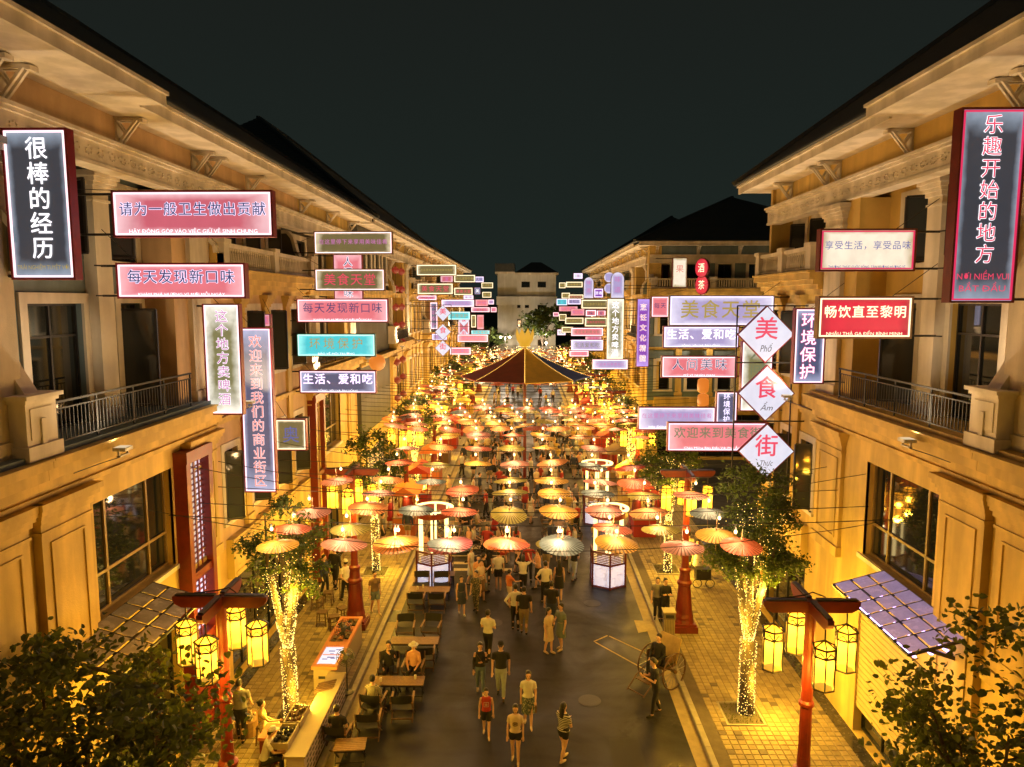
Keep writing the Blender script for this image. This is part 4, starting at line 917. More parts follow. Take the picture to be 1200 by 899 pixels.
def shade_mat():
    m = bpy.data.materials.new('glowing_lantern_paper'); m.use_nodes = True; n = m.node_tree; L = n.links; p = n.nodes['Principled BSDF']
    p.inputs['Base Color'].default_value = (.6,.4,.1,1); g = n.nodes.new('ShaderNodeTexCoord'); no = n.nodes.new('ShaderNodeTexNoise'); no.inputs['Scale'].default_value = 3
    L.new(g.outputs['Object'], no.inputs['Vector']); s = n.nodes.new('ShaderNodeSeparateXYZ'); L.new(g.outputs['Generated'], s.inputs[0])
    q = n.nodes.new('ShaderNodeValToRGB'); e = q.color_ramp.elements; e[0].position = 0; e[0].color = (1,.50,.035,1); e[1].position = 1; e[1].color = (1,.42,.02,1); x = e.new(.62); x.color = (1,.70,.15,1)
    L.new(s.outputs['Z'], q.inputs[0]); L.new(q.outputs[0], p.inputs['Emission Color'])
    mm = n.nodes.new('ShaderNodeMath'); mm.operation = 'MULTIPLY_ADD'; mm.inputs[1].default_value = .5; mm.inputs[2].default_value = .60; L.new(no.outputs['Fac'], mm.inputs[0]); L.new(mm.outputs[0], p.inputs['Emission Strength'])
    tr = n.nodes.new('ShaderNodeBsdfTransparent'); tr.inputs[0].default_value = (1,.8,.5,1); ms = n.nodes.new('ShaderNodeMixShader'); ms.inputs[0].default_value = .25; L.new(p.outputs[0], ms.inputs[1]); L.new(tr.outputs[0], ms.inputs[2]); L.new(ms.outputs[0], n.nodes['Material Output'].inputs[0])
    return m
M_shade = shade_mat()
def make_post():
    r = empty('lantern_post', (0,0,0), 'red post', 'lamp post')
    H = 5.75
    b = MB(); b.box(-.43,.43,-.43,.43,0,.22); b.box(-.38,.38,-.38,.38,.22,.30); b.lathe([(.37,.30),(.33,.42),(.34,.50),(.30,.62),(.22,1.55),(.21,1.62),(.26,1.68),(.26,1.76),(.20,1.82),(.17,2.10),(.20,2.16),(.20,2.22),(.135,2.28),(.125,2.5)], 16)
    b.build('pedestal', M_red, r)
    b = MB(); b.lathe([(.122,2.5),(.115,3.55),(.15,3.6),(.15,3.66),(.115,3.71),(.10,H)], 12); b.build('shaft', M_red, r)
    for k in range(4):
        a = k*math.pi/2; c, s = math.cos(a), math.sin(a); q = MB()
        pr = [(.02,H-.20),(.78,H-.20),(.90,H-.13),(.95,H-.05),(.95,H+.03),(.02,H+.03)]
        q.poly([(x*c+.06*s, x*s-.06*c, z) for x, z in pr], .12, (-s, c, 0)); q.build('arm', M_red, r)
        q = MB(); q.bar((.1*c,.1*s,H+.06),(.9*c,.9*s,H+.055),.10,.025); q.build('arm_cap', M_black, r)
    for k in range(4):
        a = k*math.pi/2; lantern_parts(r, (.72*math.cos(a), .72*math.sin(a), H-.52))
        lamp('candle_light', (.72*math.cos(a), .72*math.sin(a), H-.52-.45), LANT*.9, WARM, r, .09)
        lamp('lantern_light', (.72*math.cos(a), .72*math.sin(a), H-.52-.93), LANT*.62, WARM, r, .12)
    b = MB(); b.tube([(.3,.05,H+.08),(.1,.2,H+.12),(-.1,.1,H+.1),(-.5,.03,H+.07),(-.8,.0,H+.06)], .014, 5); b.build('cable', M_black, r)
    return r
LANT = 180
post = make_post()
PY_ = [13.9, 25.0, 36.3, 47.7, 59.1, 70.5, 81.9, 93.3]
for y, w in ((2.6,'directly below the camera'),(-8.2,'behind the camera')):      # the row of posts goes on towards and past the viewer
    for s, x in ((-1,-6.1), (1,5.65)): copy_tree(post, loc=(x,y,.13), label='red lantern post on the %s pavement %s' % ('left' if s < 0 else 'right', w), group='red lantern posts along the street')['category'] = 'lamp post'
for j, y in enumerate(PY_):
    for s, x in ((-1,-6.15), (1,5.65)):
        lb = 'red lantern post on the %s pavement, %s from the camera, four hexagonal lanterns' % ('left' if s < 0 else 'right', ordn(j))
        if j == 0 and s < 0: post.location = (x,y,.13); post['label'] = lb; post['group'] = 'red lantern posts along the street'
        else: copy_tree(post, loc=(x,y,.13), label=lb, group='red lantern posts along the street')

# ------------------------------------------------------------------ trees with string lights
def leafmat(name, c):
    m = mat(name, c, .55, .35, 2.5); n = m.node_tree; L = n.links; p = n.nodes['Principled BSDF']; t = n.nodes.new('ShaderNodeBsdfTranslucent'); t.inputs[0].default_value = (c[0]*1.5, c[1]*1.5, c[2], 1)
    x = n.nodes.new('ShaderNodeMixShader'); x.inputs[0].default_value = .4; L.new(p.outputs[0], x.inputs[1]); L.new(t.outputs[0], x.inputs[2]); L.new(x.outputs[0], n.nodes['Material Output'].inputs[0]); return m
M_leaf = leafmat('green_leaf', (.075,.11,.025)); M_leaf2 = leafmat('dark_green_leaf', (.04,.062,.018)); M_bark = mat('brown_bark', (.075,.055,.035), .9, .3, 8, .4, 30)
M_fairy = emat('warm_fairy_bulb', (1,.66,.16), 3.6, sample=False); M_fairyf = emat('far_fairy_bulb', (1,.55,.09), 3.2, sample=False)
def tree(x, y, h, cr, cz, nleaf, lsz, label, lights=700, fm=None, seed=1, cat='tree', base=.115, limbs=6, group=None, squash=1.0, lp=30, lsize=.013, trunkh=2.3, leafmats=None, drape=True, tk=1.0):
    rg = random.Random(seed); r = empty('street_tree', (x,y,base), label, cat, group)
    segs = []
    tr = MB(); pts = [(x, y, base), (x+rg.uniform(-.03,.03), y, base+trunkh*.5), (x+rg.uniform(-.05,.05), y+rg.uniform(-.05,.05), base+trunkh)]
    tr.tube(pts, [.16*tk,.14*tk,.13*tk], 8); segs.append((Vector(pts[0]), Vector(pts[2]), .155*tk))
    tr.build('trunk', M_bark, r, smooth=True)
    tips = []; top = Vector(pts[2]); lm = MB()
    for i in range(limbs):
        a = 2*math.pi*i/limbs+rg.uniform(-.4,.4); rr = cr*rg.uniform(.35,.75); zz = cz+rg.uniform(-.35,.85)*h*.5
        p1 = top+Vector((math.cos(a)*.18, math.sin(a)*.18, .75+rg.uniform(0,.3))); p2 = Vector((x+math.cos(a)*rr, y+math.sin(a)*rr, zz))
        mid = (p1+p2)/2+Vector((rg.uniform(-.1,.1), rg.uniform(-.1,.1), .1))
        lm.tube([top, p1, mid, p2], [.09*tk,.075*tk,.05*tk,.015], 6); segs += [(top, p1, .09*tk), (p1, mid, .06*tk)]
        tips.append(p2)
        for k in range(4):
            b2 = a+rg.uniform(-1.1,1.1); L_ = cr*rg.uniform(.3,.6); q = mid.lerp(p2, rg.uniform(0,1)); e = q+Vector((math.cos(b2)*L_, math.sin(b2)*L_, rg.uniform(-.25,.7)*cr*.6))
            lm.tube([q, (q+e)/2+Vector((0,0,.05)), e], [.022,.015,.007], 4); tips.append(e); tips.append((q+e)/2)
    lm.build('limb', M_bark, r)
    # leaves clustered round twig ends, uneven outline with gaps
    mats = leafmats or [M_leaf, M_leaf2]; lf = MB(); clusters = []
    for t in tips: clusters.append((t, rg.uniform(.16,.36)*cr*.8))
    for k in range(int(len(tips)*.8)):
        a, e = rg.uniform(0,6.28), rg.uniform(-.9,1.4); rr = cr*rg.uniform(.55,1.02)
        clusters.append((Vector((x+math.cos(a)*math.cos(e)*rr, y+math.sin(a)*math.cos(e)*rr, cz+math.sin(e)*h*.5*rg.uniform(.8,1.05))), rg.uniform(.12,.26)*cr))
    tot = sum(c[1]**2 for c in clusters)
    for c, cr_ in clusters:
        n = int(nleaf*cr_**2/tot)+2; lf.cm = 0 if rg.random() < .55 else 1
        for k in range(n):
            d = Vector((rg.gauss(0,1), rg.gauss(0,1), rg.gauss(0,.75)))*cr_*.55; p = c+d
            if p.z < base+trunkh*.8: continue
            nr = Vector((rg.gauss(0,.7), rg.gauss(0,.7), rg.uniform(.3,1.2))).normalized(); u = nr.orthogonal().normalized(); u = Matrix.Rotation(rg.uniform(0,6.28), 3, nr)@u; v = nr.cross(u); s = lsz*rg.uniform(.6,1.25)
            if lsz in (.066,.062) and not lights or lsz > .09:
                q = [p+u*s*a_+v*s*c_+nr*s*e_ for a_, c_, e_ in ((1.15,0,-.25),(.55,.62,.12),(-.25,.85,.15),(-.8,.45,.05),(-.62,0,-.1),(-.8,-.45,.05),(-.25,-.85,.15),(.55,-.62,.12))]; lf.add(q, [(0,1,2,3,4),(0,4,5,6,7)])
            else:
                q = [p-u*s, p-v*s*.5+nr*.15*s, p+u*s, p+v*s*.5+nr*.15*s]; lf.add(q, [(0,1,2),(0,2,3)])
    lf.build('crown', mats, r)
    if lights:
        sl = MB(); tl = sum((b_-a_).length*w for a_, b_, w in segs)
        for a_, b_, w in segs:
            d = b_-a_; n = int(lights*.85*d.length*w/tl); o1 = d.orthogonal().normalized(); o2 = d.cross(o1).normalized()
            for k in range(n):
                t = rg.random(); an = rg.uniform(0,6.28); p = a_+d*t+(o1*math.cos(an)+o2*math.sin(an))*(w+.012); oct_(sl, p, lsize*rg.uniform(.7,1.2))
        if drape:
            for k in range(int(lights*.12)):
                a, rr = rg.uniform(0,6.28), cr*rg.uniform(.1,.85); oct_(sl, (x+math.cos(a)*rr, y+math.sin(a)*rr, cz-h*.5*rg.uniform(-.3,1.0)), lsize*rg.uniform(.7,1.1))
        sl.build('fairy_lights', fm or M_fairy, r, stuff=True)
        if lp:
            for dx, dz, k in ((.5,1.0,1),(-.55,2.6,1),(.2,3.7,1.1)): lamp('fairy_light_glow', (dx, -.45, dz), lp*k, WARM, r, .12)
    return r
def oct_(b, p, s):
    x, y, z = p
    b.add([(x-s,y,z),(x+s,y,z),(x,y-s,z),(x,y+s,z),(x,y,z-s),(x,y,z+s)], [(0,2,5),(2,1,5),(1,3,5),(3,0,5),(2,0,4),(1,2,4),(3,1,4),(0,3,4)])
TG = 'street trees wrapped in fairy lights'
tree(-6.53,18.95,3.0,1.08,4.95,2600,.07,'leafy tree on the left pavement, its forked trunk wrapped in fairy lights',2100,tk=1.25,seed=4,lp=280,trunkh=2.2)
tree(6.3,19.7,2.9,1.2,5.75,10500,.062,'dense dark tree on the right pavement above a fairy lit trunk',2400,tk=1.4,seed=9,lp=280,trunkh=2.2,limbs=7,drape=True)
M_lfA = leafmat('near_leaf', (.08,.10,.025)); M_lfB = leafmat('near_leaf_dark', (.045,.058,.016))
tree(-7.2,10.6,3.2,2.2,4.7,5600,.066,'big round leaved dark tree in the near left corner, unlit',0,seed=21,leafmats=[M_lfA,M_lfB],lp=0,limbs=8,trunkh=1.8)
tree(7.35,10.6,4.2,1.9,4.9,4200,.062,'round leaved dark tree in the near right corner, unlit',0,seed=33,leafmats=[M_lfA,M_lfB],lp=0,limbs=7,trunkh=1.4)
for j, y in enumerate((30.5,42.0,53.4,64.8,76.2,87.6,99.0)):
    for s, x in ((-1,-6.55),(1,6.15)):
        tree(x,y,2.6,1.35 if y < 60 else 1.6,4.9,3200 if y < 45 else 1100,.085 if y < 60 else .14,'fairy lit tree on the %s pavement, %s of the trees behind the first' % ('left' if s < 0 else 'right', ordn(j)),1500 if y < 40 else 1000,fm=M_fairyf if y > 40 else M_fairy,seed=40+j*3+s,group=TG,lp=190 if y < 60 else 330,lsize=.018 if y < 40 else .026+.0004*y,limbs=6)
tree(P(637,385,100).x,108,4.5,3.0,P(637,378,108).z,1500,.25,'round dark tree standing before the pale end building',0,seed=71,lp=0,trunkh=5,limbs=5)
for k, (px, Y) in enumerate(((546,112),(572,112))): tree(P(px,420,Y).x,Y,3.5,2.2,6,500,.25,'dim tree left of the pale end building, %s one' % ('outer','inner')[k],0,seed=80+k,lp=0,trunkh=3,limbs=4)

# ------------------------------------------------------------------ paper parasols over the street
UZ = 5.8; BP = 44
PC = {'coral':(.74,.20,.12),'orange':(.80,.34,.13),'yellow':(.80,.48,.10),'olive':(.42,.37,.09),'mauve':(.64,.30,.28),'blue':(.20,.27,.31),'magenta':(.64,.19,.24),'darkred':(.45,.07,.045),'pink':(.74,.36,.30)}
NMC = {'coral':'coral red','orange':'orange','yellow':'yellow','olive':'olive green','mauve':'dusty mauve','blue':'slate blue','magenta':'magenta pink','darkred':'dark red','pink':'pale pink'}
def paper(name, c):
    m = bpy.data.materials.new('oiled_paper_'+name); m.use_nodes = True; n = m.node_tree; L = n.links; p = n.nodes['Principled BSDF']; p.inputs['Roughness'].default_value = .5
    t = n.nodes.new('ShaderNodeTexCoord'); s = n.nodes.new('ShaderNodeSeparateXYZ'); L.new(t.outputs['Object'], s.inputs[0])
    at = n.nodes.new('ShaderNodeMath'); at.operation = 'ARCTAN2'; L.new(s.outputs['Y'], at.inputs[0]); L.new(s.outputs['X'], at.inputs[1])
    mu = n.nodes.new('ShaderNodeMath'); mu.operation = 'MULTIPLY'; mu.inputs[1].default_value = 30; L.new(at.outputs[0], mu.inputs[0])
    si = n.nodes.new('ShaderNodeMath'); si.operation = 'SINE'; L.new(mu.outputs[0], si.inputs[0])
    r = n.nodes.new('ShaderNodeValToRGB'); e = r.color_ramp.elements; e[0].position = .12; e[0].color = tuple(v*.35 for v in c)+(1,); e[1].position = .45; e[1].color = tuple(c)+(1,)
    mr = n.nodes.new('ShaderNodeMapRange'); mr.inputs['From Min'].default_value = -1; L.new(si.outputs[0], mr.inputs[0]); L.new(mr.outputs[0], r.inputs[0])
    no = n.nodes.new('ShaderNodeTexNoise'); no.inputs['Scale'].default_value = 6; L.new(t.outputs['Object'], no.inputs['Vector'])
    mm = n.nodes.new('ShaderNodeMix'); mm.data_type = 'RGBA'; mm.blend_type = 'OVERLAY'; mm.inputs[0].default_value = .4; L.new(r.outputs[0], mm.inputs[6]); L.new(no.outputs['Fac'], mm.inputs[7])
    L.new(mm.outputs[2], p.inputs['Base Color'])
    tr = n.nodes.new('ShaderNodeBsdfTranslucent'); L.new(mm.outputs[2], tr.inputs[0]); ms = n.nodes.new('ShaderNodeMixShader'); ms.inputs[0].default_value = .35
    L.new(p.outputs[0], ms.inputs[1]); L.new(tr.outputs[0], ms.inputs[2]); L.new(ms.outputs[0], n.nodes['Material Output'].inputs[0])
    return m
PM = {k: paper(k, c) for k, c in PC.items()}
UR = .55
def canopy_mesh(m, n=30):
    b = MB(); vs = [(0,0,.12)]; fs = []
    for j, (rr, zz) in enumerate(((.10,.10),(.33,.055),(UR,0))):
        for k in range(2*n):
            a = math.pi*k/n; d = 0 if k % 2 == 0 else -.016*rr/UR; q = rr*(1 if k % 2 == 0 else .985); vs.append((q*math.cos(a), q*math.sin(a), zz+d))
    N = 2*n
    for k in range(N): fs.append((0, 1+k, 1+(k+1)%N))
    for j in range(2):
        for k in range(N): fs.append((1+j*N+k, 1+(j+1)*N+k, 1+(j+1)*N+(k+1)%N, 1+j*N+(k+1)%N))
    b.add(vs, fs); return b.mesh('canopy', m)
CM = {k: canopy_mesh(m) for k, m in PM.items()}
CMF = {k: canopy_mesh(m, 12) for k, m in PM.items()}
b = MB(); b.tube([(0,0,-.42),(0,0,.46)], .009, 5); b.sphere((0,0,.19), .035, n=6, m=4); ROD = b.mesh('rod', M_wood)
b = MB()
for k in range(15): a = 2*math.pi*k/15; b.bar((.02*math.cos(a),.02*math.sin(a),-.12),(.26*math.cos(a),.26*math.sin(a),.07),.010)
RIBS = b.mesh('ribs', M_wood)
UG = 'paper parasols hung over the street'
def parasol(x, y, z, c, label, far=False, group=None):
    r = empty('paper_parasol', (x,y,z), label, 'parasol', group or UG, rz=random.uniform(0,6))
    r.rotation_euler.x = random.gauss(0,.075); r.rotation_euler.y = random.gauss(0,.075); q_s = random.uniform(.92,1.07); r.scale = (q_s,q_s,1)
    link('canopy', (CMF if far else CM)[c], r); link('rod', ROD, r)
    if not far: link('ribs', RIBS, r)
    return r
M_bulb = emat('hot_filament_bulb', (1,.70,.28), 4.5, sample=False)
b = MB(); b.sphere((0,0,0), .042, .042, .055, 8, 6); BULB = b.mesh('bulb', M_bulb); b = MB(); b.lathe([(.02,.05),(.02,.12)], 6); b.tube([(0,0,.12),(0,0,.15)], .006, 4); SOCK = b.mesh('socket', M_black)
ROWY = [17.4,18.55,20.2,22.2,23.9,26.3,29.3,31.9]
GIV = [(325,637,'yellow'),(347,616,'coral'),(371,596,'mauve'),(399,643,'mauve'),(411,620,'olive'),(405,553,'mauve'),(460,646,'orange'),(468,629,'yellow'),(427,603,'orange'),(443,579,'mauve'),(457,561,'orange'),(468,543,'coral'),(478,524,'mauve'),(524,648,'blue'),(530,631,'magenta'),(536,607,'coral'),(540,583,'coral'),(485,605,'blue'),(505,563,'blue'),(517,525,'orange'),(512,545,'olive'),(561,525,'coral'),(559,547,'yellow'),(596,651,'coral'),(593,631,'orange'),(596,605,'olive'),(597,583,'olive'),(598,567,'olive'),(603,546,'pink'),(600,525,'olive'),(602,512,'coral'),(655,651,'olive'),(657,631,'blue'),(656,608,'yellow'),(650,586,'yellow'),(647,568,'yellow'),(647,546,'orange'),(640,525,'yellow'),(636,512,'yellow'),(725,648,'yellow'),(720,628,'coral'),(710,607,'mauve'),(702,582,'blue'),(702,562,'mauve'),(695,545,'blue'),(753,578,'olive'),(760,602,'orange'),(775,625,'olive'),(798,641,'mauve'),(735,540,'darkred'),(741,561,'coral'),(836,620,'yellow'),(865,636,'coral'),(822,593,'blue'),(806,574,'pink'),(695,524,'mauve'),(681,513,'orange'),(757,517,'coral'),(560,512,'mauve'),(524,512,'yellow')]
rows = {}
for px, py, c in GIV:
    g = G(px, py, UZ); k = min(range(len(ROWY)), key=lambda i: abs(ROWY[i]-g.y)); rows.setdefault(k, []).append((g.x*ROWY[k]/g.y if False else g.x, c))
rg = random.Random(5); y = ROWY[-1]+1.9; k = len(ROWY); keys = ['coral','orange','yellow','olive','mauve','yellow','orange','olive','coral','blue','pink']
while y < 92:
    xs = []; off = rg.uniform(-.5,.5)
    for i in range(-5, 5):
        x = i*1.30+rg.gauss(0,.09)+off+.1
        if abs(y-47) < 4.9 and abs(x+.1) < 4.7: continue
        if rg.random() < .06: continue
        xs.append((x, rg.choice(keys)))
    ROWY.append(y); rows[k] = xs; k += 1; y += rg.uniform(1.25,1.55)*(1 if y < 52 else 1.35)
NU = 0
for k in sorted(rows):
    yy = ROWY[k]; row = sorted(rows[k]); sag = lambda x: UZ+.0+.012*x*x*.25
    s = empty('festoon_cable', (-8.9,yy,UZ+.54), 'black cable of warm bulbs across the street above the %s parasols' % (('%s row of' % ordn(k)) if k < 15 else 'far'), 'string light', 'bulb cables across the street' )
    b = MB(); b.tube([(-8.9+17.8*i/16, yy, UZ+.48+.0028*(-8.9+17.8*i/16)**2) for i in range(17)], .011 if yy < 40 else .016, 4); b.build('cable', M_black, s)
    if k >= 15: s['label'] = 'black cable of warm bulbs among the far rows of parasols'
    for i, (x, c) in enumerate(row):
        if k < 15: lb = '%s paper parasol, %s from the left in the %s row from the camera' % (NMC[c], ordn(i), ordn(k))
        else: lb = '%s paper parasol in the dense far rows beyond the striped tent' % NMC[c] if yy > 52 else '%s paper parasol in the crowded rows beside the striped tent' % NMC[c]
        gr = UG if k < 15 else '%s parasols of the far rows' % NMC[c]
        jy = rg.gauss(0,.10 if k < 8 else .3)
        if NU < 300: parasol(x, yy+jy, UZ+rg.gauss(0,.04), c, lb, far=yy > 36, group=gr)
        else:
            if NU == 300: FARP = MB(); FK = sorted(PM)
            FARP.cm = FK.index(c); o_3 = Vector((x, yy+jy, UZ)); me_ = CMF[c]; FARP.add([v.co+o_3 for v in me_.vertices], [tuple(p_.vertices) for p_ in me_.polygons])
        NU += 1
        bl = link('bulb', BULB, s, loc=(x+8.9+rg.uniform(-.16,.16), 0, -.17)); link('socket', SOCK, bl)
        if yy < 40 or i % 2 == 0: lamp('bulb_light', (bl.location.x, -.12, -.17), (BP if yy < 40 else BP*2.2), WARM2, s, .12)

if NU > 300: tag(FARP.build('distant_parasols', [PM[q_] for q_ in FK]), 'the farthest paper parasols at the end of the street', 'parasols', kind='stuff')
# ------------------------------------------------------------------ giant striped tent parasol
def tent():
    c = G(614, 566); cx, cy = c.x, c.y; cy = 47.0; cx = P(615,450,47).x
    r = empty('striped_tent', (cx,cy,0), 'giant round striped tent on one red pole with a golden crown finial', 'tent')
    zt, zr, rad, n = 8.75, 6.95, 4.2, 8; cols = ['brown','red','brown','gold','blue','blue','gold','blue','red','brown','brown','red']
    cm = {'brown':mat('maroon_canvas',(.22,.05,.03),.7,.2,2),'red':mat('red_canvas',(.34,.06,.03),.7,.2,2),'gold':mat('gold_canvas',(.70,.42,.05),.7,.15,2),'blue':mat('blue_canvas',(.06,.10,.36),.7,.2,2)}
    for k in range(n):
        a0 = math.pi*2*k/n; a1 = math.pi*2*(k+1)/n; b = MB(); vs = []; fs = []; J = 5
        for j in range(J+1):
            t = j/J; rr = .12+(rad-.12)*t; z = zt-(zt-zr)*(t*1.32-.32*t*t)
            for i in range(4): a = a0+(a1-a0)*i/3; q_ = .93 if i in (1,2) else 1; vs.append((cx+q_*rr*math.cos(a), cy+q_*rr*math.sin(a), z))
        for j in range(J):
            for i in range(3): fs.append((j*4+i, (j+1)*4+i, (j+1)*4+i+1, j*4+i+1))
        b.add(vs, fs)
        for i in range(3): a, c_ = vs[J*4+i], vs[J*4+i+1]; b.add([a, c_, (c_[0],c_[1],c_[2]-.05), (a[0],a[1],a[2]-.05)], [(0,1,2,3)])
        b.build('canvas_panel', cm[['blue','gold','blue','red','red','brown','gold','blue'][k]], r)
        q = MB(); 
        for j in range(40):
            t = (j+.5)/40; rr = .12+(rad-.12)*t; oct_(q, (cx+rr*math.cos(a0), cy+rr*math.sin(a0), zt-(zt-zr)*(t*1.32-.32*t*t)+.03), .022)
        q.build('seam_lights', M_fairyf, r, stuff=True)
    b = MB(); b.lathe([(.17,0),(.17,.2),(.11,.22),(.10,zt-.1),(.10,zt+.1)], 12, c=(cx,cy)); b.build('pole', M_red, r)
    f = MB(); f.lathe([(.1,zt+.05),(.4,zt+.2),(.3,zt+.3)], 12, c=(cx,cy))
    for k in range(10):
        a = k*math.pi/5; c_, s_ = math.cos(a), math.sin(a)
        pt = lambda w, rr, h: (cx+rr*c_-w*s_, cy+rr*s_+w*c_, zt+h)
        f.add([pt(-.10,.28,.2),pt(.10,.28,.2),pt(-.20,.50,.55),pt(.20,.50,.55),pt(-.17,.60,.95),pt(.17,.60,.95),pt(0,.66,1.30)], [(0,1,3,2),(2,3,5,4),(4,5,6)])
    f.build('crown_finial', emat('gold_lit_finial', (1,.50,.03), .7), r)
    for k in range(3): lamp('tent_light', (.6*math.cos(k*2.1), .6*math.sin(k*2.1), 5.0), 12, WARM, r)
tent()

# ------------------------------------------------------------------ light columns: hexagonal light boxes with bead tubes and a ring on top
def lattice_mat():
    m = bpy.data.materials.new('white_lattice_lightbox'); m.use_nodes = True; n = m.node_tree; L = n.links; p = n.nodes['Principled BSDF']
    t = n.nodes.new('ShaderNodeTexCoord'); v = n.nodes.new('ShaderNodeTexVoronoi'); v.feature = 'DISTANCE_TO_EDGE'; v.inputs['Scale'].default_value = 9; L.new(t.outputs['Object'], v.inputs['Vector'])
    r = n.nodes.new('ShaderNodeValToRGB'); e = r.color_ramp.elements; e[0].position = .05; e[0].color = (.10,.13,.32,1); e[1].position = .10; e[1].color = (.72,.78,1,1); L.new(v.outputs['Distance'], r.inputs[0])
    L.new(r.outputs[0], p.inputs['Emission Color']); p.inputs['Emission Strength'].default_value = .85; return m
M_latt = lattice_mat()
M_bead = emat('bright_bead_tube', (1,.72,.28), 2.6)
def light_column(x, y, label):
    r = empty('light_column', (x,y,0), label, 'light column', 'hexagonal light columns on the road'); s = .78; H = 3.25
    hx = lambda k, q=s: (x+q*math.cos(k*math.pi/3+.52-math.pi/2-.52+.0), y+q*math.sin(k*math.pi/3-math.pi/2))
    b = MB(); fr = MB()
    for k in range(6):
        a = hx(k); c = hx(k+1); fr.bar((*a,0),(*a,1.55),.07); fr.bar((*a,.05),(*c,.05),.06); fr.bar((*a,1.02),(*c,1.02),.07); fr.bar((*a,1.52),(*c,1.52),.05)
        g = MB(); i = hx(k,s*.96); j = hx(k+1,s*.96); g.add([(*i,.09),(*j,.09),(*j,.98),(*i,.98)], [(0,1,2,3)]); g.build('light_panel', M_latt, r)
        g = MB()
        for q in range(6): z = 1.10+q*.07; g.bar((*i,z),(*j,z),.03,.045)
        g.build('slat_panel', M_wood, r)
    fr.build('frame', mat('dark_red_frame', (.10,.015,.01), .5, .2, 5), r)
    for k in range(6):
        a = hx(k,s*.8); q = MB(); q.tube([(*a,1.0),(*a,H)], .045, 6); q.build('bead_tube', M_bead, r)
        q = MB()
        for z in range(22): q.sphere((*a, 1.1+z*.098), .052, n=5, m=3)
        q.build('beads', M_bead, r, stuff=True)
    q = MB(); R1 = s*.98
    for k in range(28):
        a0, a1 = 2*math.pi*k/28, 2*math.pi*(k+1)/28; q.bar((x+R1*math.cos(a0),y+R1*math.sin(a0),H),(x+R1*math.cos(a1),y+R1*math.sin(a1),H),.16,.05)
    q.build('ring', M_bead, r)
    q = MB()
    for k in range(28):
        a0, a1 = 2*math.pi*k/28, 2*math.pi*(k+1)/28; q.bar((x+R1*1.02*math.cos(a0),y+R1*1.02*math.sin(a0),H-.20),(x+R1*1.02*math.cos(a1),y+R1*1.02*math.sin(a1),H-.20),.02,.22)
    q.build('ring_skirt', M_red, r)
    lamp('column_light', (0,0,2.3), 50, WARM2, r, .3)
g = G(508,686); light_column(g.x, g.y+.3, 'hexagonal white lattice light column with bead tubes, left, by the folding tables')
g = G(714,690); light_column(g.x, g.y+.6, 'hexagonal white lattice light column with bead tubes, right, by the kerb')
g = G(699,612); light_column(g.x, g.y, 'hexagonal light column with a bead ring, behind the right one')

# ------------------------------------------------------------------ small fixtures
def floodlight(side, v, label, power=60, z=8.72, u=.42, col=(1,.74,.46)):
    x = (-WX+u)*1 if side < 0 else WX-u
    r = empty('floodlight', (x,v,z), label, 'floodlight', 'floodlights on the first cornice')
    b = MB(); b.box(x-.13,x+.13,v-.14,v+.14,z+.10,z+.17); b.box(x-.02,x+.02,v-.17,v-.15,z,z+.14); b.box(x-.02,x+.02,v+.15,v+.17,z,z+.14); b.box(x-.04,x+.04,v-.17,v+.17,z-.01,z+.015); b.build('housing', mat('pale_grey_housing',(.5,.5,.48),.4), r)
    b = MB(); b.box(x-.11,x+.11,v-.12,v+.12,z+.171,z+.178); b.build('lens', emat('flood_lens', (1,.8,.5), .7), r)
    l = bpy.data.lights.new('flood_beam', 'SPOT'); l.energy = power; l.color = col; l.spot_size = R(160); l.spot_blend = 1; l.shadow_soft_size = .12
    o = bpy.data.objects.new('flood_beam', l); COL.objects.link(o); o.parent = r; o.location = (0,0,.25); o.rotation_euler = (R(180), side*R(-8), 0)
    c = MB(); c.tube([(x,v-.1,z),(x+.1*side*-1,v-.3,z+.02),(x,v-.8,z+.005),(x,v-1.6,z+.01)], .01, 4); c.build('cable', M_black, r)
FL = 520
for v, w in ((6.2,'nearest the camera'),(14.2,'under the slate sign'),(20.9,'beside the cream and olive sign'),(28.9,'behind the left sign stack'),(37,'before the dark grey wall'),(47.2,'at the red lantern strings'),(54.4,'behind the far left cluster'),(64,'deep behind the far left cluster'),(79,'far down the row'),(96,'at the far end')):
    floodlight(-1, v, 'small floodlight on the left cornice, '+w, FL*(1 if v < 30 else 1.3), u=.78)
for v, w in ((7.0,'nearest the camera'),(15.4,'below the pedestal'),(22.6,'under the crimson sign'),(26.8,'at the end of the near row'),(55,'at the far corner'),(61.8,'behind the tall white sign'),(69.5,'behind the far right cluster'),(79,'far down the row'),(95,'at the far end')):
    floodlight(1, v, 'small floodlight on the right cornice, '+w, FL*(1 if v < 30 else 1.3), u=.78)
for x in (12.5,19):
    r = empty('floodlight', (x, 52.9, 9.1), 'floodlight on the front of the far corner building, %s' % ('left' if x < 15 else 'right'), 'floodlight')
    b = MB(); b.box(x-.15,x+.15,52.8,53.0,9.1,9.2); b.build('housing', M_black, r); lamp('flood_beam', (0,-.3,.5), 420, (1,.72,.45), r)
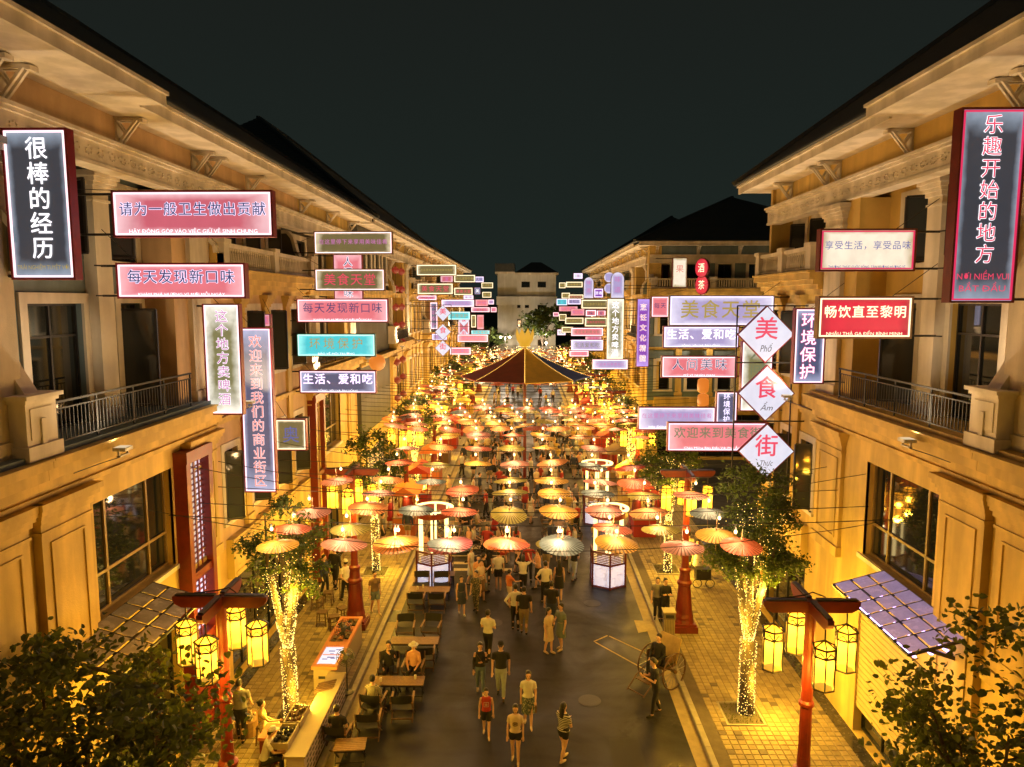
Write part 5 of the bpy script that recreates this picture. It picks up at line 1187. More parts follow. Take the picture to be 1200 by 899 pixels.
# street lamp and warm stall glow before the end building
r = empty('street_lamp', (P(592,400,108).x,108,0), 'twin headed white street lamp before the pale end building', 'street lamp'); x = r.location.x
b = MB(); b.tube([(x,108,0),(x,108,6.6)], [.1,.06], 8); b.bar((x-.7,108,6.55),(x+.7,108,6.55),.07); b.build('pole', M_black, r)
for s in (-1,1):
    b = MB(); b.sphere((x+s*.7,108,6.5),.2,n=8,m=6); b.build('globe', emat('white_globe',(1,.78,.45),3.5), r); lamp('globe_light', (s*.7,-.4,6.3), 1500, (1,.80,.58), r, .2)
r = empty('street_lamp', (P(640,400,107).x,107,0), 'single white street lamp right of the pale end building door', 'street lamp'); x = r.location.x
b = MB(); b.tube([(x,107,0),(x,107,5.6)], [.1,.06], 8); b.build('pole', M_black, r); b = MB(); b.sphere((x,107,5.7),.2,n=8,m=6); b.build('globe', MC['white_globe'], r); lamp('globe_light', (0,-.4,5.6), 1500, (1,.84,.66), r, .2)
# strings of red lanterns on the second left building, orange lanterns
M_rl = emat('red_paper_lantern', (.45,.02,.01), .55)
for k, px in enumerate((461,473)):
    Yd = 47.6+k*2.3; x = -8.55; r = empty('red_lantern_string', (x,Yd,4.6), 'vertical string of red lanterns on the dark grey left facade, %s one' % ('nearer','farther')[k], 'lantern string')
    b = MB(); b.tube([(x,Yd,4.6),(x,Yd,14.3)], .012, 4); b.build('cord', M_black, r)
    for j in range(8):
        z = 13.8-j*1.2; b = MB(); b.sphere((x,Yd,z),.25,.25,.21,10,6); b.lathe([(.07,z-.25),(.07,z+.25)],8,c=(x,Yd)); b.build('red_lantern', M_rl, r)
M_ol = emat('orange_paper_lantern', (1,.26,.03), .75)
for k, (px, py, d, lb) in enumerate(((442,425,36,'round orange lantern above the parasols right of the violet sign'),(824,430,33,'orange cylinder lantern under the right sign stack, upper'),(824,452,33,'orange cylinder lantern under the right sign stack, middle'),(824,470,33,'orange cylinder lantern under the right sign stack, lower'))):
    c = P(px, py, d); r = empty('paper_lantern', c, lb, 'lantern'); b = MB()
    if k == 0: b.sphere((c.x,c.y,c.z),.42,n=12,m=8)
    else: b.lathe([(.14,c.z-.34),(.25,c.z-.26),(.27,c.z),(.25,c.z+.26),(.14,c.z+.34)], 12, c=(c.x,c.y))
    b.build('shade', M_ol, r, smooth=True); b = MB(); b.tube([(c.x,c.y,c.z+.3),(c.x,c.y,c.z+.8)], .012, 4); b.build('cord', M_black, r)
# slack wires strung between the facades
for k, (y, z0, z1) in enumerate(((16.5,6.9,6.6),(18.2,7.6,7.3),(20.4,7.2,7.0),(23.5,7.3,7.0),(27.0,7.1,7.2))):
    r = empty('overhead_wire', (-WX,y,z0), 'thin grey overhead wire between the facades, %s from the camera' % ordn(k), 'wire'); b = MB()
    b.tube([(-WX+17.8*i/12, y+.6*i/12, z0+(z1-z0)*i/12-.9*(1-((i-6)/6)**2)) for i in range(13)], .009, 4); b.build('strand', M_rail, r)

# ------------------------------------------------------------------ folding chairs, tables, stools
M_canv = M_canvas
def make_chair():
    r = empty('folding_chair', (0,0,0)); w, d, hs, ha, hb = .30, .26, .42, .62, .84   # faces -y
    for s in (-1,1):
        b = MB(); b.bar((s*w,-d,0),(s*w,d,hs),.035,.03); b.build('leg', M_wood2, r); b = MB(); b.bar((s*w*.97,d,0),(s*w*.97,-d,hs),.035,.03); b.bar((s*w,-d,hs),(s*w,-d,ha),.03); b.build('leg', M_wood2, r)
        b = MB(); b.bar((s*w,-d-.06,ha),(s*w,d+.04,ha),.055,.03); b.build('armrest', M_wood, r)
        b = MB(); b.bar((s*w,d-.03,hs),(s*w,d+.07,hb),.035,.03); b.build('back_post', M_wood2, r)
    b = MB(); b.bar((-w,-d,hs),(w,-d,hs),.03); b.bar((-w,d,hs*.3),(w,d,hs*.3),.03); b.bar((-w,-d,hs*.3),(w,-d,hs*.3),.03); b.build('stretcher', M_wood2, r)
    b = MB(); n = 5
    vs = [(x*w, y*d, hs-.035*(1-x*x)-.02*(1-y*y)) for y in (-1,-.33,.33,1) for x in (-1,-.5,0,.5,1)]
    b.add(vs, [(j*5+i, j*5+i+1, (j+1)*5+i+1, (j+1)*5+i) for j in range(3) for i in range(4)]); b.build('seat', M_canv, r)
    b = MB(); vs = [(x*w*.97, d+.0+.07*t+.045*(1-x*x), hs+.16+t*(hb-hs-.16)) for t in (0,.5,1) for x in (-1,-.5,0,.5,1)]
    b.add(vs, [(j*5+i, j*5+i+1, (j+1)*5+i+1, (j+1)*5+i) for j in range(2) for i in range(4)]); b.build('backrest', M_canv, r)
    return r
def make_table():
    r = empty('folding_table', (0,0,0)); w, d, h = .40, .27, .52
    for i in range(7): b = MB(); y = -d+.04+i*(2*d-.08)/6; b.box(-w,w,y-.034,y+.034,h-.02,h); b.build('slat', M_wood, r)
    for s in (-1,1): b = MB(); b.bar((s*w*.9,-d,0),(s*w*.9,d,h-.03),.028); b.bar((s*w*.86,d,0),(s*w*.86,-d,h-.03),.028); b.build('leg', M_black, r)
    b = MB(); b.bar((-w*.9,-d,h-.04),(w*.9,-d,h-.04),.028); b.bar((-w*.9,d,h-.04),(w*.9,d,h-.04),.028); b.bar((-w*.9,-d*.6,.12),(w*.9,-d*.6,.12),.022); b.build('rail', M_black, r)
    return r
CHR, TB = make_chair(), make_table(); used = {'c':0,'t':0}; PI = math.pi
def chair(x, y, rz, lb, z=0, group='black folding chairs on the road'):
    if not used['c']: used['c'] = 1; CHR.location = (x,y,z); CHR.rotation_euler.z = rz; tag(CHR, lb, 'chair', group); return CHR
    c = copy_tree(CHR, loc=(x,y,z), rz=rz, label=lb, group=group); c['category'] = 'chair'; return c
def table(x, y, rz, lb, z=0, group='slatted folding tables on the road'):
    if not used['t']: used['t'] = 1; TB.location = (x,y,z); TB.rotation_euler.z = rz; tag(TB, lb, 'table', group); return TB
    c = copy_tree(TB, loc=(x,y,z), rz=rz, label=lb, group=group); c['category'] = 'table'; return c
xa, xb = -4.22, -3.42
for x, w in ((xa,'left'),(xb,'right')):
    chair(x, 29.9, .05, 'black folding chair at the back of the farthest table pair, %s' % w)
    table(x+.05, 29.1, .03, 'slatted table of the farthest pair by the light column, %s' % w)
    chair(x, 28.2, 0.1, 'black folding chair facing the camera behind the second table pair, %s' % w)
    table(x+.02, 27.45, 0, 'slatted table of the second pair with cups, %s' % w)
    chair(x+.02, 26.6, PI, 'black folding chair with its back to the camera at the second table pair, %s' % w)
    table(x+.1, 23.1, .02, 'slatted table of the third pair beneath two empty chairs, %s' % w)
    table(x-.02, 20.5, .02, 'slatted table of the nearest pair between seated people, %s' % w)
chair(xa+.02, 24.1, .08, 'empty black folding chair facing the camera at the third table pair, left'); chair(xb+.12, 24.15, -.1, 'empty black folding chair facing the camera at the third table pair, right')
chair(xb+.15, 22.25, PI+.05, 'empty black folding chair behind the woman in the white cap')
chair(xa-.05, 21.35, .1, 'black folding chair under the seated man in black'); chair(xb-.08, 21.4, -.05, 'black folding chair under the seated woman in the white cap')
chair(xa-.12, 19.45, PI-.12, 'black folding chair under the man in the plaid shirt'); chair(xb-.08, 19.4, PI+.06, 'empty black folding chair beside the man in plaid, its back to the camera')
chair(xa-.05, 18.5, PI+.05, 'black folding chair in front of the plaid shirt man, nearest to the camera'); chair(-4.95, 17.9, PI-.1, 'black folding chair under the man in black at the kerb'); table(-4.5, 17.35, .1, 'slatted table at the lower edge of the picture')
# cups and a paper bag
def cup(x, y, z, m, lb):
    r = empty('paper_cup', (x,y,z), lb, 'cup'); b = MB(); b.lathe([(.028,z),(.038,z+.11)], 8, c=(x,y)); b.build('cup_body', m, r); b = MB(); b.lathe([(.04,z+.11),(.036,z+.125)], 8, c=(x,y)); b.build('lid', MC['hot_cup'] if 'hot_cup' in MC else M_trim, r)
M_cup = mat('hot_cup', (.75,.72,.65), .5, .05)
cup(xa-.1,20.42,.52,M_cup,'white cup before the seated man in black'); cup(xa-.05,27.4,.52,M_cup,'white cup on the second table pair, left'); cup(xa+.15,27.55,.52,M_cup,'second white cup on the second table pair'); cup(xb+.1,20.6,.52,M_cup,'clear cup on the nearest right table')
# high table with stools by the left post
r = empty('bar_table', (-6.95,27.6,.13), 'dark wooden bar table with bottles behind the second left lantern post', 'table'); b = MB(); b.box(-7.4,-6.5,27.3,27.9,.93,.98); b.build('tabletop', M_wood2, r)
for s in (-1,1):
    for t in (-1,1): b = MB(); b.bar((-6.95+s*.38,27.6+t*.24,.13),(-6.95+s*.38,27.6+t*.24,.93),.04); b.build('leg', M_wood2, r)
b = MB(); b.bar((-7.33,27.36,.4),(-6.57,27.36,.4),.03); b.bar((-7.33,27.84,.4),(-6.57,27.84,.4),.03); b.build('rail', M_wood2, r)
def make_stool():
    r = empty('stool', (0,0,0)); b = MB(); b.box(-.17,.17,-.17,.17,.46,.50); b.build('seat', M_wood2, r)
    for s in (-1,1):
        for t in (-1,1): b = MB(); b.bar((s*.17,t*.17,0),(s*.14,t*.14,.46),.032); b.build('leg', M_wood2, r)
    b = MB(); b.bar((-.16,-.16,.18),(.16,-.16,.18),.02); b.bar((-.16,.16,.18),(.16,.16,.18),.02); b.bar((.16,-.16,.22),(.16,.16,.22),.02); b.build('stretcher', M_wood2, r); return r
ST = make_stool()
for k, (px, py, lb) in enumerate(((378,732,'leftmost dark stool in front of the bar table'),(392,737,'dark stool nearest to the camera at the bar table'),(402,727,'dark stool between the bar table and the lantern post'),(372,715,'dark stool at the left end of the bar table'),(385,708,'dark stool behind the bar table'))):
    g = G(px,py,.13)
    if k == 0: ST.location = g; tag(ST, lb, 'stool', 'dark stools round the bar table')
    else: copy_tree(ST, loc=g, rz=k*.4, label=lb, group='dark stools round the bar table')['category'] = 'stool'
# right pavement litter bin
g = G(783,748,.13); x, y = g.x, g.y; r = empty('litter_bin', (x,y,.13), 'slatted metal litter bin beside the right red lantern post', 'bin')
b = MB(); b.box(x-.2,x+.2,y-.2,y+.2,.13,.2); b.box(x-.2,x+.2,y-.2,y+.2,.9,1.12); b.box(x-.17,x+.17,y-.17,y+.17,.2,.9); b.build('body', mat('bin_metal',(.14,.12,.08),.45), r)
for k in range(7): q = MB(); q.box(x-.185+k*.055,x-.150+k*.055,y-.215,y-.20,.2,.9); q.build('slat', mat('bin_slat',(.35,.28,.16),.5), r)
q = MB(); q.box(x-.14,x+.14,y-.21,y-.195,.95,1.06); q.build('opening', M_black, r); q = MB(); q.box(x-.22,x+.22,y-.22,y+.22,1.12,1.16); q.build('lid', mat('bin_slat',(.35,.28,.16),.5), r)
# standing fans
def fan(px, py, lb, zh=1.15):
    g = G(px,py,.13); x, y = g.x, g.y; r = empty('standing_fan', (x,y,.13), lb, 'fan'); b = MB(); b.lathe([(.2,.13),(.18,.17),(.02,.19),(.02,.13+zh)], 12, c=(x,y)); b.build('stand', M_black, r)
    T = lambda p: (x+p[0], y+p[2]-.06, .13+zh+p[1]); q = MB(T)
    for rr in (.08,.16,.24,.29):
        for k in range(14): a0, a1 = 2*PI*k/14, 2*PI*(k+1)/14; q.bar((rr*math.cos(a0),rr*math.sin(a0),0),(rr*math.cos(a1),rr*math.sin(a1),0),.012)
    for k in range(14): a0 = 2*PI*k/14; q.bar((0,0,-.01),(.29*math.cos(a0),.29*math.sin(a0),.0),.01)
    q.lathe([(.07,-.02),(.08,.12)], 10); q.build('guard', M_black, r)
    q = MB(T)
    for k in range(3):
        a = k*2.1; q.poly([(.05*math.cos(a),.05*math.sin(a),.03),(.23*math.cos(a-.3),.23*math.sin(a-.3),.02),(.24*math.cos(a+.5),.24*math.sin(a+.5),.05)], .006)
    q.build('blades', M_rail, r)
fan(404,776,'black standing fan behind the orange ice cream counter'); fan(407,812,'black standing fan at the kerb side of the orange counter')

# ------------------------------------------------------------------ left pavement stalls
M_orange = mat('orange_laminate', (.55,.20,.09), .4, .1, 3); M_cr = mat('cream_counter', (.30,.24,.15), .5, .1, 3)
x0, x1, y0, y1, zf = -6.35, -5.58, 20.25, 23.7, .13
r = empty('ice_cream_counter', (-5.95,21.9,zf), 'long orange framed display counter with glass wells, by the fairy lit tree', 'food counter')
b = MB(); b.box(x0+.05,x1-.05,y0+.04,y1-.04,zf,.96); b.build('body', M_cr, r)
b = MB(); b.box(x0,x1,y0,y0+.16,.96,1.06); b.box(x0,x1,y1-.16,y1,.96,1.06); b.box(x0,x0+.10,y0+.16,y1-.16,.96,1.06); b.box(x1-.10,x1,y0+.16,y1-.16,.96,1.06); b.box(x0+.1,x1-.1,21.55,21.85,.962,1.058); b.box(x0+.1,x1-.1,22.72,22.80,.962,1.055); b.build('rim', M_orange, r)
b = MB(); b.box(x0+.1,x1-.1,y0+.16,21.55,.99,1.02); b.build('lit_menu_board', face_mat('menu_face', (.75,.80,.95), (.8,.85,1), 1.0, .1, .2), r)
q = MB()
for (dx,dy,s_) in ((.18,.35,.10),(.3,.45,.14),(.42,.4,.09),(.25,.85,.12),(.45,.95,.10),(.33,.7,.07)): q.box(x0+dx,x0+dx+s_*1.6,y0+.16+dy,y0+.16+dy+s_*.5,1.021,1.024)
q.build('menu_pictures', E_blue, r)
q = MB(); q.box(x0+.12,x1-.12,y0+.78,y0+.84,1.0212,1.0245); q.box(x0+.14,x1-.2,y0+.2,y0+.25,1.0212,1.0242); q.build('menu_stripe', E_orange, r)
for a, c in ((21.85,22.72),(22.80,23.54)):
    q = MB(); q.box(x0+.1,x1-.1,a,c,.975,.985); q.build('well', M_wood, r)
    for i in range(3):
        for j in range(3): q = MB(); px_, py_ = x0+.2+i*.19, a+.14+j*.26; q.box(px_-.06,px_+.06,py_-.08,py_+.08,.985,1.03); q.build('tub', [M_black,M_wood2,M_orange][(i+j)%3], r)
q = MB(); q.box(-6.15,-5.95,y0+.028,y0+.04,.66,.74); q.build('handle', M_black, r); q = MB(); 
for k in range(7): q.box(-5.86,-5.70,y0+.02,y0+.038,.22+k*.035,.24+k*.035)
q.build('vent', M_black, r)
r = empty('serving_counter', (-5.55,18.2,zf), 'long patterned counter of pale wood beside the vendors, lower left', 'food counter')
b = MB(); b.box(-5.75,-5.32,16.2,20.1,zf,.90); b.build('body', mat('lilac_lattice_board',(.36,.30,.30),.6,.1,4), r)
b = MB(); b.box(-5.80,-5.28,16.15,20.15,.90,.95); b.build('worktop', M_cr, r)
def punched():
    for i in range(16):
        for j in range(5): q = MB(); y = 16.4+i*.235; z = .22+j*.14; q.box(-5.321,-5.312,y,y+.13,z,z+.05); q.build('cut_out', M_black, r)
punched()
for k in range(5): q = MB(); q.bar((-5.9,19.0+k*.11,.97),(-5.45,19.25+k*.11,.97),.05,.03); q.build('skewer_rack', M_wood2, r)
def crate(x, y, z, w, d, h, lb, m, fill):
    r = empty('wooden_crate', (x,y,z), lb, 'crate'); b = MB(); t = .025
    b.box(x-w,x+w,y-d,y-d+t,z,z+h); b.box(x-w,x+w,y+d-t,y+d,z,z+h); b.box(x-w,x-w+t,y-d+t,y+d-t,z,z+h); b.box(x+w-t,x+w,y-d+t,y+d-t,z,z+h); b.box(x-w+t,x+w-t,y-d+t,y+d-t,z+.002,z+.03); b.build('box', m, r)
    b = MB(); rg = random.Random(int(x*100+y*7))
    for k in range(26): b.sphere((x+rg.uniform(-w*.75,w*.75), y+rg.uniform(-d*.8,d*.8), z+h*.55+rg.uniform(0,.05)), .045+rg.uniform(0,.03), n=5, m=3)
    b.build('goods', fill, r, stuff=True)
crate(-5.98,17.75,.95,.22,.42,.16,'pale wooden crate of small brown goods at the back of the serving counter',M_cr,M_wood2)
crate(-6.0,16.85,.95,.22,.42,.16,'pale wooden crate of dark goods nearer the camera on the serving counter',M_cr,M_black)
r = empty('cool_box', (-6.5,17.35,.13), 'red cool box with an orange lid beside the crates', 'cool box'); b = MB(); b.box(-6.72,-6.28,17.05,17.65,.13,.78); b.build('body', M_red, r); b = MB(); b.box(-6.75,-6.25,17.02,17.68,.78,.86); b.build('lid', M_orange, r)
r = empty('round_brazier', (-7.55,18.4,.13), 'round yellow lit basket stall between the tree and the vendors', 'basket'); b = MB(); b.lathe([(.30,.13),(.34,.55),(.36,.58),(.28,.56)], 16, c=(-7.55,18.4)); b.build('basket', M_wood, r); b = MB()
for k in range(20): a = k*2.4; b.sphere((-7.55+.012*k*math.cos(a), 18.4+.012*k*math.sin(a), .60), .05, n=5, m=3)
b.build('goods', M_cr, r, stuff=True)

# ------------------------------------------------------------------ rickshaw
def rickshaw():
    c = G(775,800); x, y = 4.25, c.y; x = c.x; r = empty('rickshaw', (x,y,0), 'old wooden rickshaw with big spoked wheels parked at the right kerb', 'rickshaw')
    Rr = .55
    for s, nm in ((-1,'a'),(1,'b')):
        yy = y+s*.48; w = MB(lambda p: (x+p[0], yy+p[2], Rr+.01+p[1]))
        for k in range(28): a0, a1 = 2*PI*k/28, 2*PI*(k+1)/28; w.bar((Rr*math.cos(a0),Rr*math.sin(a0),0),(Rr*math.cos(a1),Rr*math.sin(a1),0),.035)
        W_ = w.build('wheel', M_wood2, r)
        for k in range(14): q = MB(lambda p: (x+p[0], yy+p[2], Rr+.01+p[1])); a = 2*PI*k/14; q.bar((.05*math.cos(a),.05*math.sin(a),0),(.53*math.cos(a),.53*math.sin(a),0),.012); q.build('spoke', M_steel, W_)
        q = MB(lambda p: (x+p[0], yy+p[2], Rr+.01+p[1])); q.lathe([(.06,-.07),(.06,.07)], 10); q.build('hub', M_wood2, W_)
    b = MB(); b.bar((x,y-.48,Rr),(x,y+.48,Rr),.04); b.box(x-.30,x+.25,y-.36,y+.36,.62,.70); b.build('axle', M_wood2, r)
    b = MB(); b.box(x-.28,x+.22,y-.34,y+.34,.70,.80); b.build('seat', M_canvas, r)
    b = MB(); b.poly([(x+.20,y-.38,.70),(x+.44,y-.38,1.42),(x+.44,y+.38,1.42),(x+.20,y+.38,.70)], .05, (.9,0,-.3)); b.build('backrest', mat('slatted_tan_back',(.40,.28,.11),.6,.2,6), r)
    for k in range(5): q = MB(); q.bar((x+.27,y-.32+k*.16,.70),(x+.51,y-.32+k*.16,1.41),.03); q.build('slat', M_wood, r)
    for s in (-1,1):
        q = MB(); q.box(x-.28,x+.24,y+s*.36-.02,y+s*.36+.02,.80,1.04); q.build('side_board', M_wood2, r)
        q = MB(); q.tube([(x-.25,y+s*.33,.64),(x-.8,y+s*.33,.42),(x-1.25,y+s*.31,.10)], .022, 6); q.build('shaft', M_wood2, r)
    q = MB(); q.box(x-.85,x-.55,y-.33,y+.33,.30,.33); q.build('footboard', M_wood2, r); q = MB(); q.tube([(x-1.2,y-.31,.12),(x-1.2,y+.31,.12)], .02, 6); q.build('crossbar', M_wood2, r)
    r.rotation_euler.z = .72
    return x, y
RX, RY = rickshaw()
g = G(825,690,.13)
r = empty('bicycle_cart', (g.x,g.y,.13), 'small cart with little wheels among the bushes under the right tree', 'cart'); x, y = g.x, g.y+.3
b = MB(); b.box(x-.3,x+.3,y-.2,y+.2,.45,.9); b.build('box', M_black, r)
for s in (-1,1): b = MB(lambda p: (x+p[0]+s*.26, y+p[2]-.22, .32+p[1])); [b.bar((.18*math.cos(2*PI*k/12),.18*math.sin(2*PI*k/12),0),(.18*math.cos(2*PI*(k+1)/12),.18*math.sin(2*PI*(k+1)/12),0),.03) for k in range(12)]; b.build('wheel', M_black, r)
b = MB(); b.bar((x-.3,y,.9),(x-.5,y,1.1),.03); b.build('handle', M_steel, r)
# ------------------------------------------------------------------ people
CL = {}
def cloth(name, col, var=.12, pat=None):
    if name in CL: return CL[name]
    m = mat('cloth_'+name, col, .85, var, 7)
    if pat:
        n = m.node_tree; L = n.links; p = n.nodes['Principled BSDF']; t = n.nodes.new('ShaderNodeTexCoord'); r = n.nodes.new('ShaderNodeValToRGB'); e = r.color_ramp.elements; r.color_ramp.interpolation = 'CONSTANT'
        c2, kind, sc = pat; e[0].position = 0; e[0].color = tuple(col)+(1,); e[1].color = tuple(c2)+(1,)
        if kind == 'stripe': q = n.nodes.new('ShaderNodeTexWave'); q.bands_direction = 'Z'; q.inputs['Scale'].default_value = sc; q.inputs['Distortion'].default_value = .6; e[1].position = .55; L.new(t.outputs['Object'], q.inputs['Vector']); L.new(q.outputs['Fac'], r.inputs[0])
        elif kind == 'spots': q = n.nodes.new('ShaderNodeTexNoise'); q.inputs['Scale'].default_value = sc; e[1].position = .54; L.new(t.outputs['Object'], q.inputs['Vector']); L.new(q.outputs['Fac'], r.inputs[0])
        else:
            a = n.nodes.new('ShaderNodeTexWave'); a.bands_direction = 'Z'; a.inputs['Scale'].default_value = sc; b2 = n.nodes.new('ShaderNodeTexWave'); b2.bands_direction = 'X'; b2.inputs['Scale'].default_value = sc
            mm = n.nodes.new('ShaderNodeMath'); mm.operation = 'MAXIMUM'; e[1].position = .72
            for q in (a, b2): L.new(t.outputs['Object'], q.inputs['Vector'])
            L.new(a.outputs['Fac'], mm.inputs[0]); L.new(b2.outputs['Fac'], mm.inputs[1]); L.new(mm.outputs[0], r.inputs[0])
        L.new(r.outputs[0], p.inputs['Base Color'])
    CL[name] = m; return m
C_ = dict(black=(.014,.014,.015), white=(.62,.60,.56), cream=(.58,.46,.34), red=(.34,.03,.025), jeans=(.12,.17,.26), ljeans=(.30,.34,.38), khaki=(.26,.20,.11), navy=(.03,.04,.08), grey=(.16,.15,.14), peach=(.60,.32,.20), olive=(.15,.13,.07), orange=(.55,.16,.05), bluegrey=(.13,.17,.19), brown=(.16,.10,.06), yellow=(.60,.42,.10), pink=(.55,.25,.25))
def CM_(n):
    if n == 'striped': return cloth(n, (.03,.03,.035), .1, ((.62,.60,.56), 'stripe', 7.0))
    if n == 'floral': return cloth(n, (.06,.09,.11), .1, ((.35,.35,.32), 'spots', 26))
    if n == 'patterned': return cloth(n, (.04,.05,.05), .1, ((.24,.20,.13), 'spots', 22))
    if n == 'plaid': return cloth(n, (.50,.42,.28), .1, ((.07,.09,.11), 'plaid', 9.0))
    if n == 'yellowfloral': return cloth(n, (.60,.42,.10), .1, ((.62,.56,.40), 'spots', 16))
    return cloth(n, C_[n])
def remesh(me, vox):
    o = bpy.data.objects.new('tmp', me); COL.objects.link(o); m = o.modifiers.new('r', 'REMESH'); m.mode = 'VOXEL'; m.voxel_size = vox; m.use_smooth_shade = True
    s = o.modifiers.new('s', 'SMOOTH'); s.factor = .5; s.iterations = 2
    dg = bpy.context.evaluated_depsgraph_get(); n = bpy.data.meshes.new_from_object(o.evaluated_get(dg)); mats = [m_ for m_ in me.materials]
    bpy.data.objects.remove(o)
    if len(n.materials) == 0:
        for m_ in mats: n.materials.append(m_)
    return n
ARMS = {   # elbow and hand, relative to the shoulder, for the side s (x outward), height 1.72, facing -y
 'down': ((.05,.02,-.28),(.06,-.06,-.53)), 'swing': ((.05,.08,-.27),(.05,.02,-.52)), 'fwd': ((.05,-.08,-.26),(.04,-.24,-.45)), 'phone': ((.03,-.10,-.25),(-.10,-.33,-.12)),
 'hip': ((.20,.06,-.22),(.06,-.02,-.42)), 'chest': ((.05,-.06,-.27),(-.12,-.22,-.20)), 'up': ((.16,-.12,.05),(.06,-.24,.25)), 'cross': ((.06,-.04,-.27),(-.22,-.20,-.22)), 'lap': ((.06,-.06,-.27),(-.03,-.30,-.38)), 'chin': ((.06,-.16,-.22),(-.14,-.24,.06)), 'back': ((.07,.08,-.27),(-.08,.14,-.42)), 'reach': ((.04,-.18,-.2),(.0,-.45,-.25))}
def person(x, y, z, rz, H=1.70, top='white', sleeve='short', bottom='black', bt='trousers', hair='short', arms=('down','down'), stride=.12, sit=False, label='', female=False, hat=None, shoe='black', near=True, lean=0, group=None, extra=None, fat=1.0, head=0.0, loc=True):
    k = H/1.72; r = empty('person', (x,y,z), label, 'person', group, rz=rz)
    T = lambda p: (p[0]*k, p[1]*k, p[2]*k); nn = 12 if near else 8
    dz = -.40 if sit else 0; ln = math.tan(lean)
    def tp(v, up=None):            # lean the upper body forward about the hips
        return (v[0], v[1]-(v[2]-(.86+dz))*ln if v[2] > .86+dz else v[1], v[2])
    sh = (.165 if female else .185)*fat; hw = (.165 if female else .155)*fat
    TB_ = lambda p: T(tp(p))
    torso = [(0,.0,.80,.10*fat,.085),(0,.0,.86,hw*.93,.105*fat),(0,.0,.93,hw,.112*fat),(0,-.002,1.04,.128*fat if not female else .115,.092*fat),(0,-.004,1.16,.145*fat,.104*fat),(0,-.004,1.28,.160*fat,.112),(0,.0,1.35,sh*.98,.098),(0,.0,1.40,sh*.80,.088),(0,.002,1.43,sh*.50,.072),(0,.004,1.452,.066,.060)]
    hd = [(0,.004,1.45,.052,.054),(0,.0,1.49,.050,.054),(0,-.012,1.515,.052,.066),(0,-.016,1.545,.062,.080),(0,-.012,1.59,.071,.090),(0,-.006,1.635,.074,.094),(0,.0,1.675,.066,.084),(0,.004,1.705,.040,.052),(0,.004,1.715,.012,.016)]
    def hdr(R_): # turn the head
        return [(c[0], c[1], c[2]+dz, c[3], c[4]) for c in R_]
    B_ = MB(TB_); B_.loft(hdr(torso+hd), nn)
    if near:
        B_.sphere((0,-.105,1.578+dz), .013, .022, .020, 6, 4)      # nose
        for s in (-1,1): B_.sphere((s*.075,.0,1.59+dz), .010, .018, .028, 6, 4)
    hips = {}; legs = []; armp = []
    for s in (-1,1):
        hp = Vector((s*.085, 0, .86+dz))
        if sit: kn = Vector((s*.11, -.43, .50)); an = Vector((s*.11, -.44-.06*s*stride*4, .09))
        else:
            f = -s*stride*(1 if stride else 0); kn = Vector((s*.085, f*.8-.03, .475)); an = Vector((s*.085, f*1.6+(.05 if f > 0 else 0), .08+(.03 if f > .05 else 0)))
        legs.append((hp, kn, an)); B_.tube([hp+Vector((0,0,.06)), hp, (hp+kn)/2, kn, (kn+an)/2+Vector((0,.012,.03)), an], [.07*fat,.085*fat,.075*fat,.052,.050,.036], 8 if near else 6)
        B_.tube([an+Vector((0,.03,-.035)), an+Vector((0,-.04,-.035)), an+Vector((s*.012,-.17,-.052))], [.04,.042,.026], 6, sq=.8)
        S = Vector((s*sh*.97, 0, 1.352+dz)); pe, ph = ARMS[arms[0] if s < 0 else arms[1]]
        E = S+Vector((pe[0]*s, pe[1], pe[2])); Hh = S+Vector((ph[0]*s, ph[1], ph[2])); S, E, Hh = (Vector(tp(q)) for q in (S, E, Hh)); armp.append((S, E, Hh))
        A_ = B_; old = B_.t; B_.t = T
        A_.tube([S-Vector((s*.05,0,-.01)), S, (S+E)/2, E, (E+Hh)/2, Hh], [.045,.052*fat,.044*fat,.037,.033,.024], 8 if near else 6)
        d = (Hh-E).normalized(); side = d.cross(Vector((0,1,0)) if abs(d.y) < .8 else Vector((1,0,0))).normalized()
        A_.tube([Hh-d*.01, Hh+d*.045, Hh+d*.085], [.026,.036,.034], 6, sq=.55)
        if near:
            for q in range(4): o_2 = side*(q-1.5)*.0185; L_ = (.068,.078,.072,.056)[q]; c0 = Hh+d*.08+o_2; cu = d.cross(side)*(.022+.004*q)*(1 if s < 0 else -1); A_.tube([c0, c0+d*L_*.5+cu*.3, c0+d*L_+cu], [.0088,.0080,.0065], 5)
            th = side*(-s)*.03; A_.tube([Hh+d*.02+th*.6, Hh+d*.055+th*1.6, Hh+d*.085+th*1.9], [.011,.0095,.008], 5)
        B_.t = old
    me = B_.mesh('body', M_skin, True)
    if near: me = remesh(me, .0105*k)
    body = link('body', me, r)
    def skinmesh(b, name, m, vox=.016):
        me = b.mesh(name, m, True)
        if near: me = remesh(me, vox*k)
        return link(name, me, r)
    g = .013
    # top
    if top:
        b = MB(TB_); lo = .90 if bt != 'dress' else .96
        rings = [(c[0],c[1],c[2]+dz,c[3]+g+(.012 if c[2] < 1.1 else 0),c[4]+g+(.010 if c[2] < 1.1 else 0)) for c in torso if c[2] >= lo-.01 and c[2] < 1.43]
        b.loft(rings+[(0,.004,1.445+dz,.080,.070)], nn)
        b.t = T
        for (S, E, Hh), s in zip(armp, (-1,1)):
            if sleeve == 'short': b.tube([S-Vector((s*.04,0,-.012)), S, S.lerp(E,.62)], [.062,.066*fat,.062], 8)
            elif sleeve == 'long': b.tube([S-Vector((s*.04,0,-.012)), S, E, E.lerp(Hh,.92)], [.058,.064,.049,.036], 8)
            elif sleeve == 'cold': b.tube([S.lerp(E,.35), E, E.lerp(Hh,.95)], [.052,.046,.033], 8)
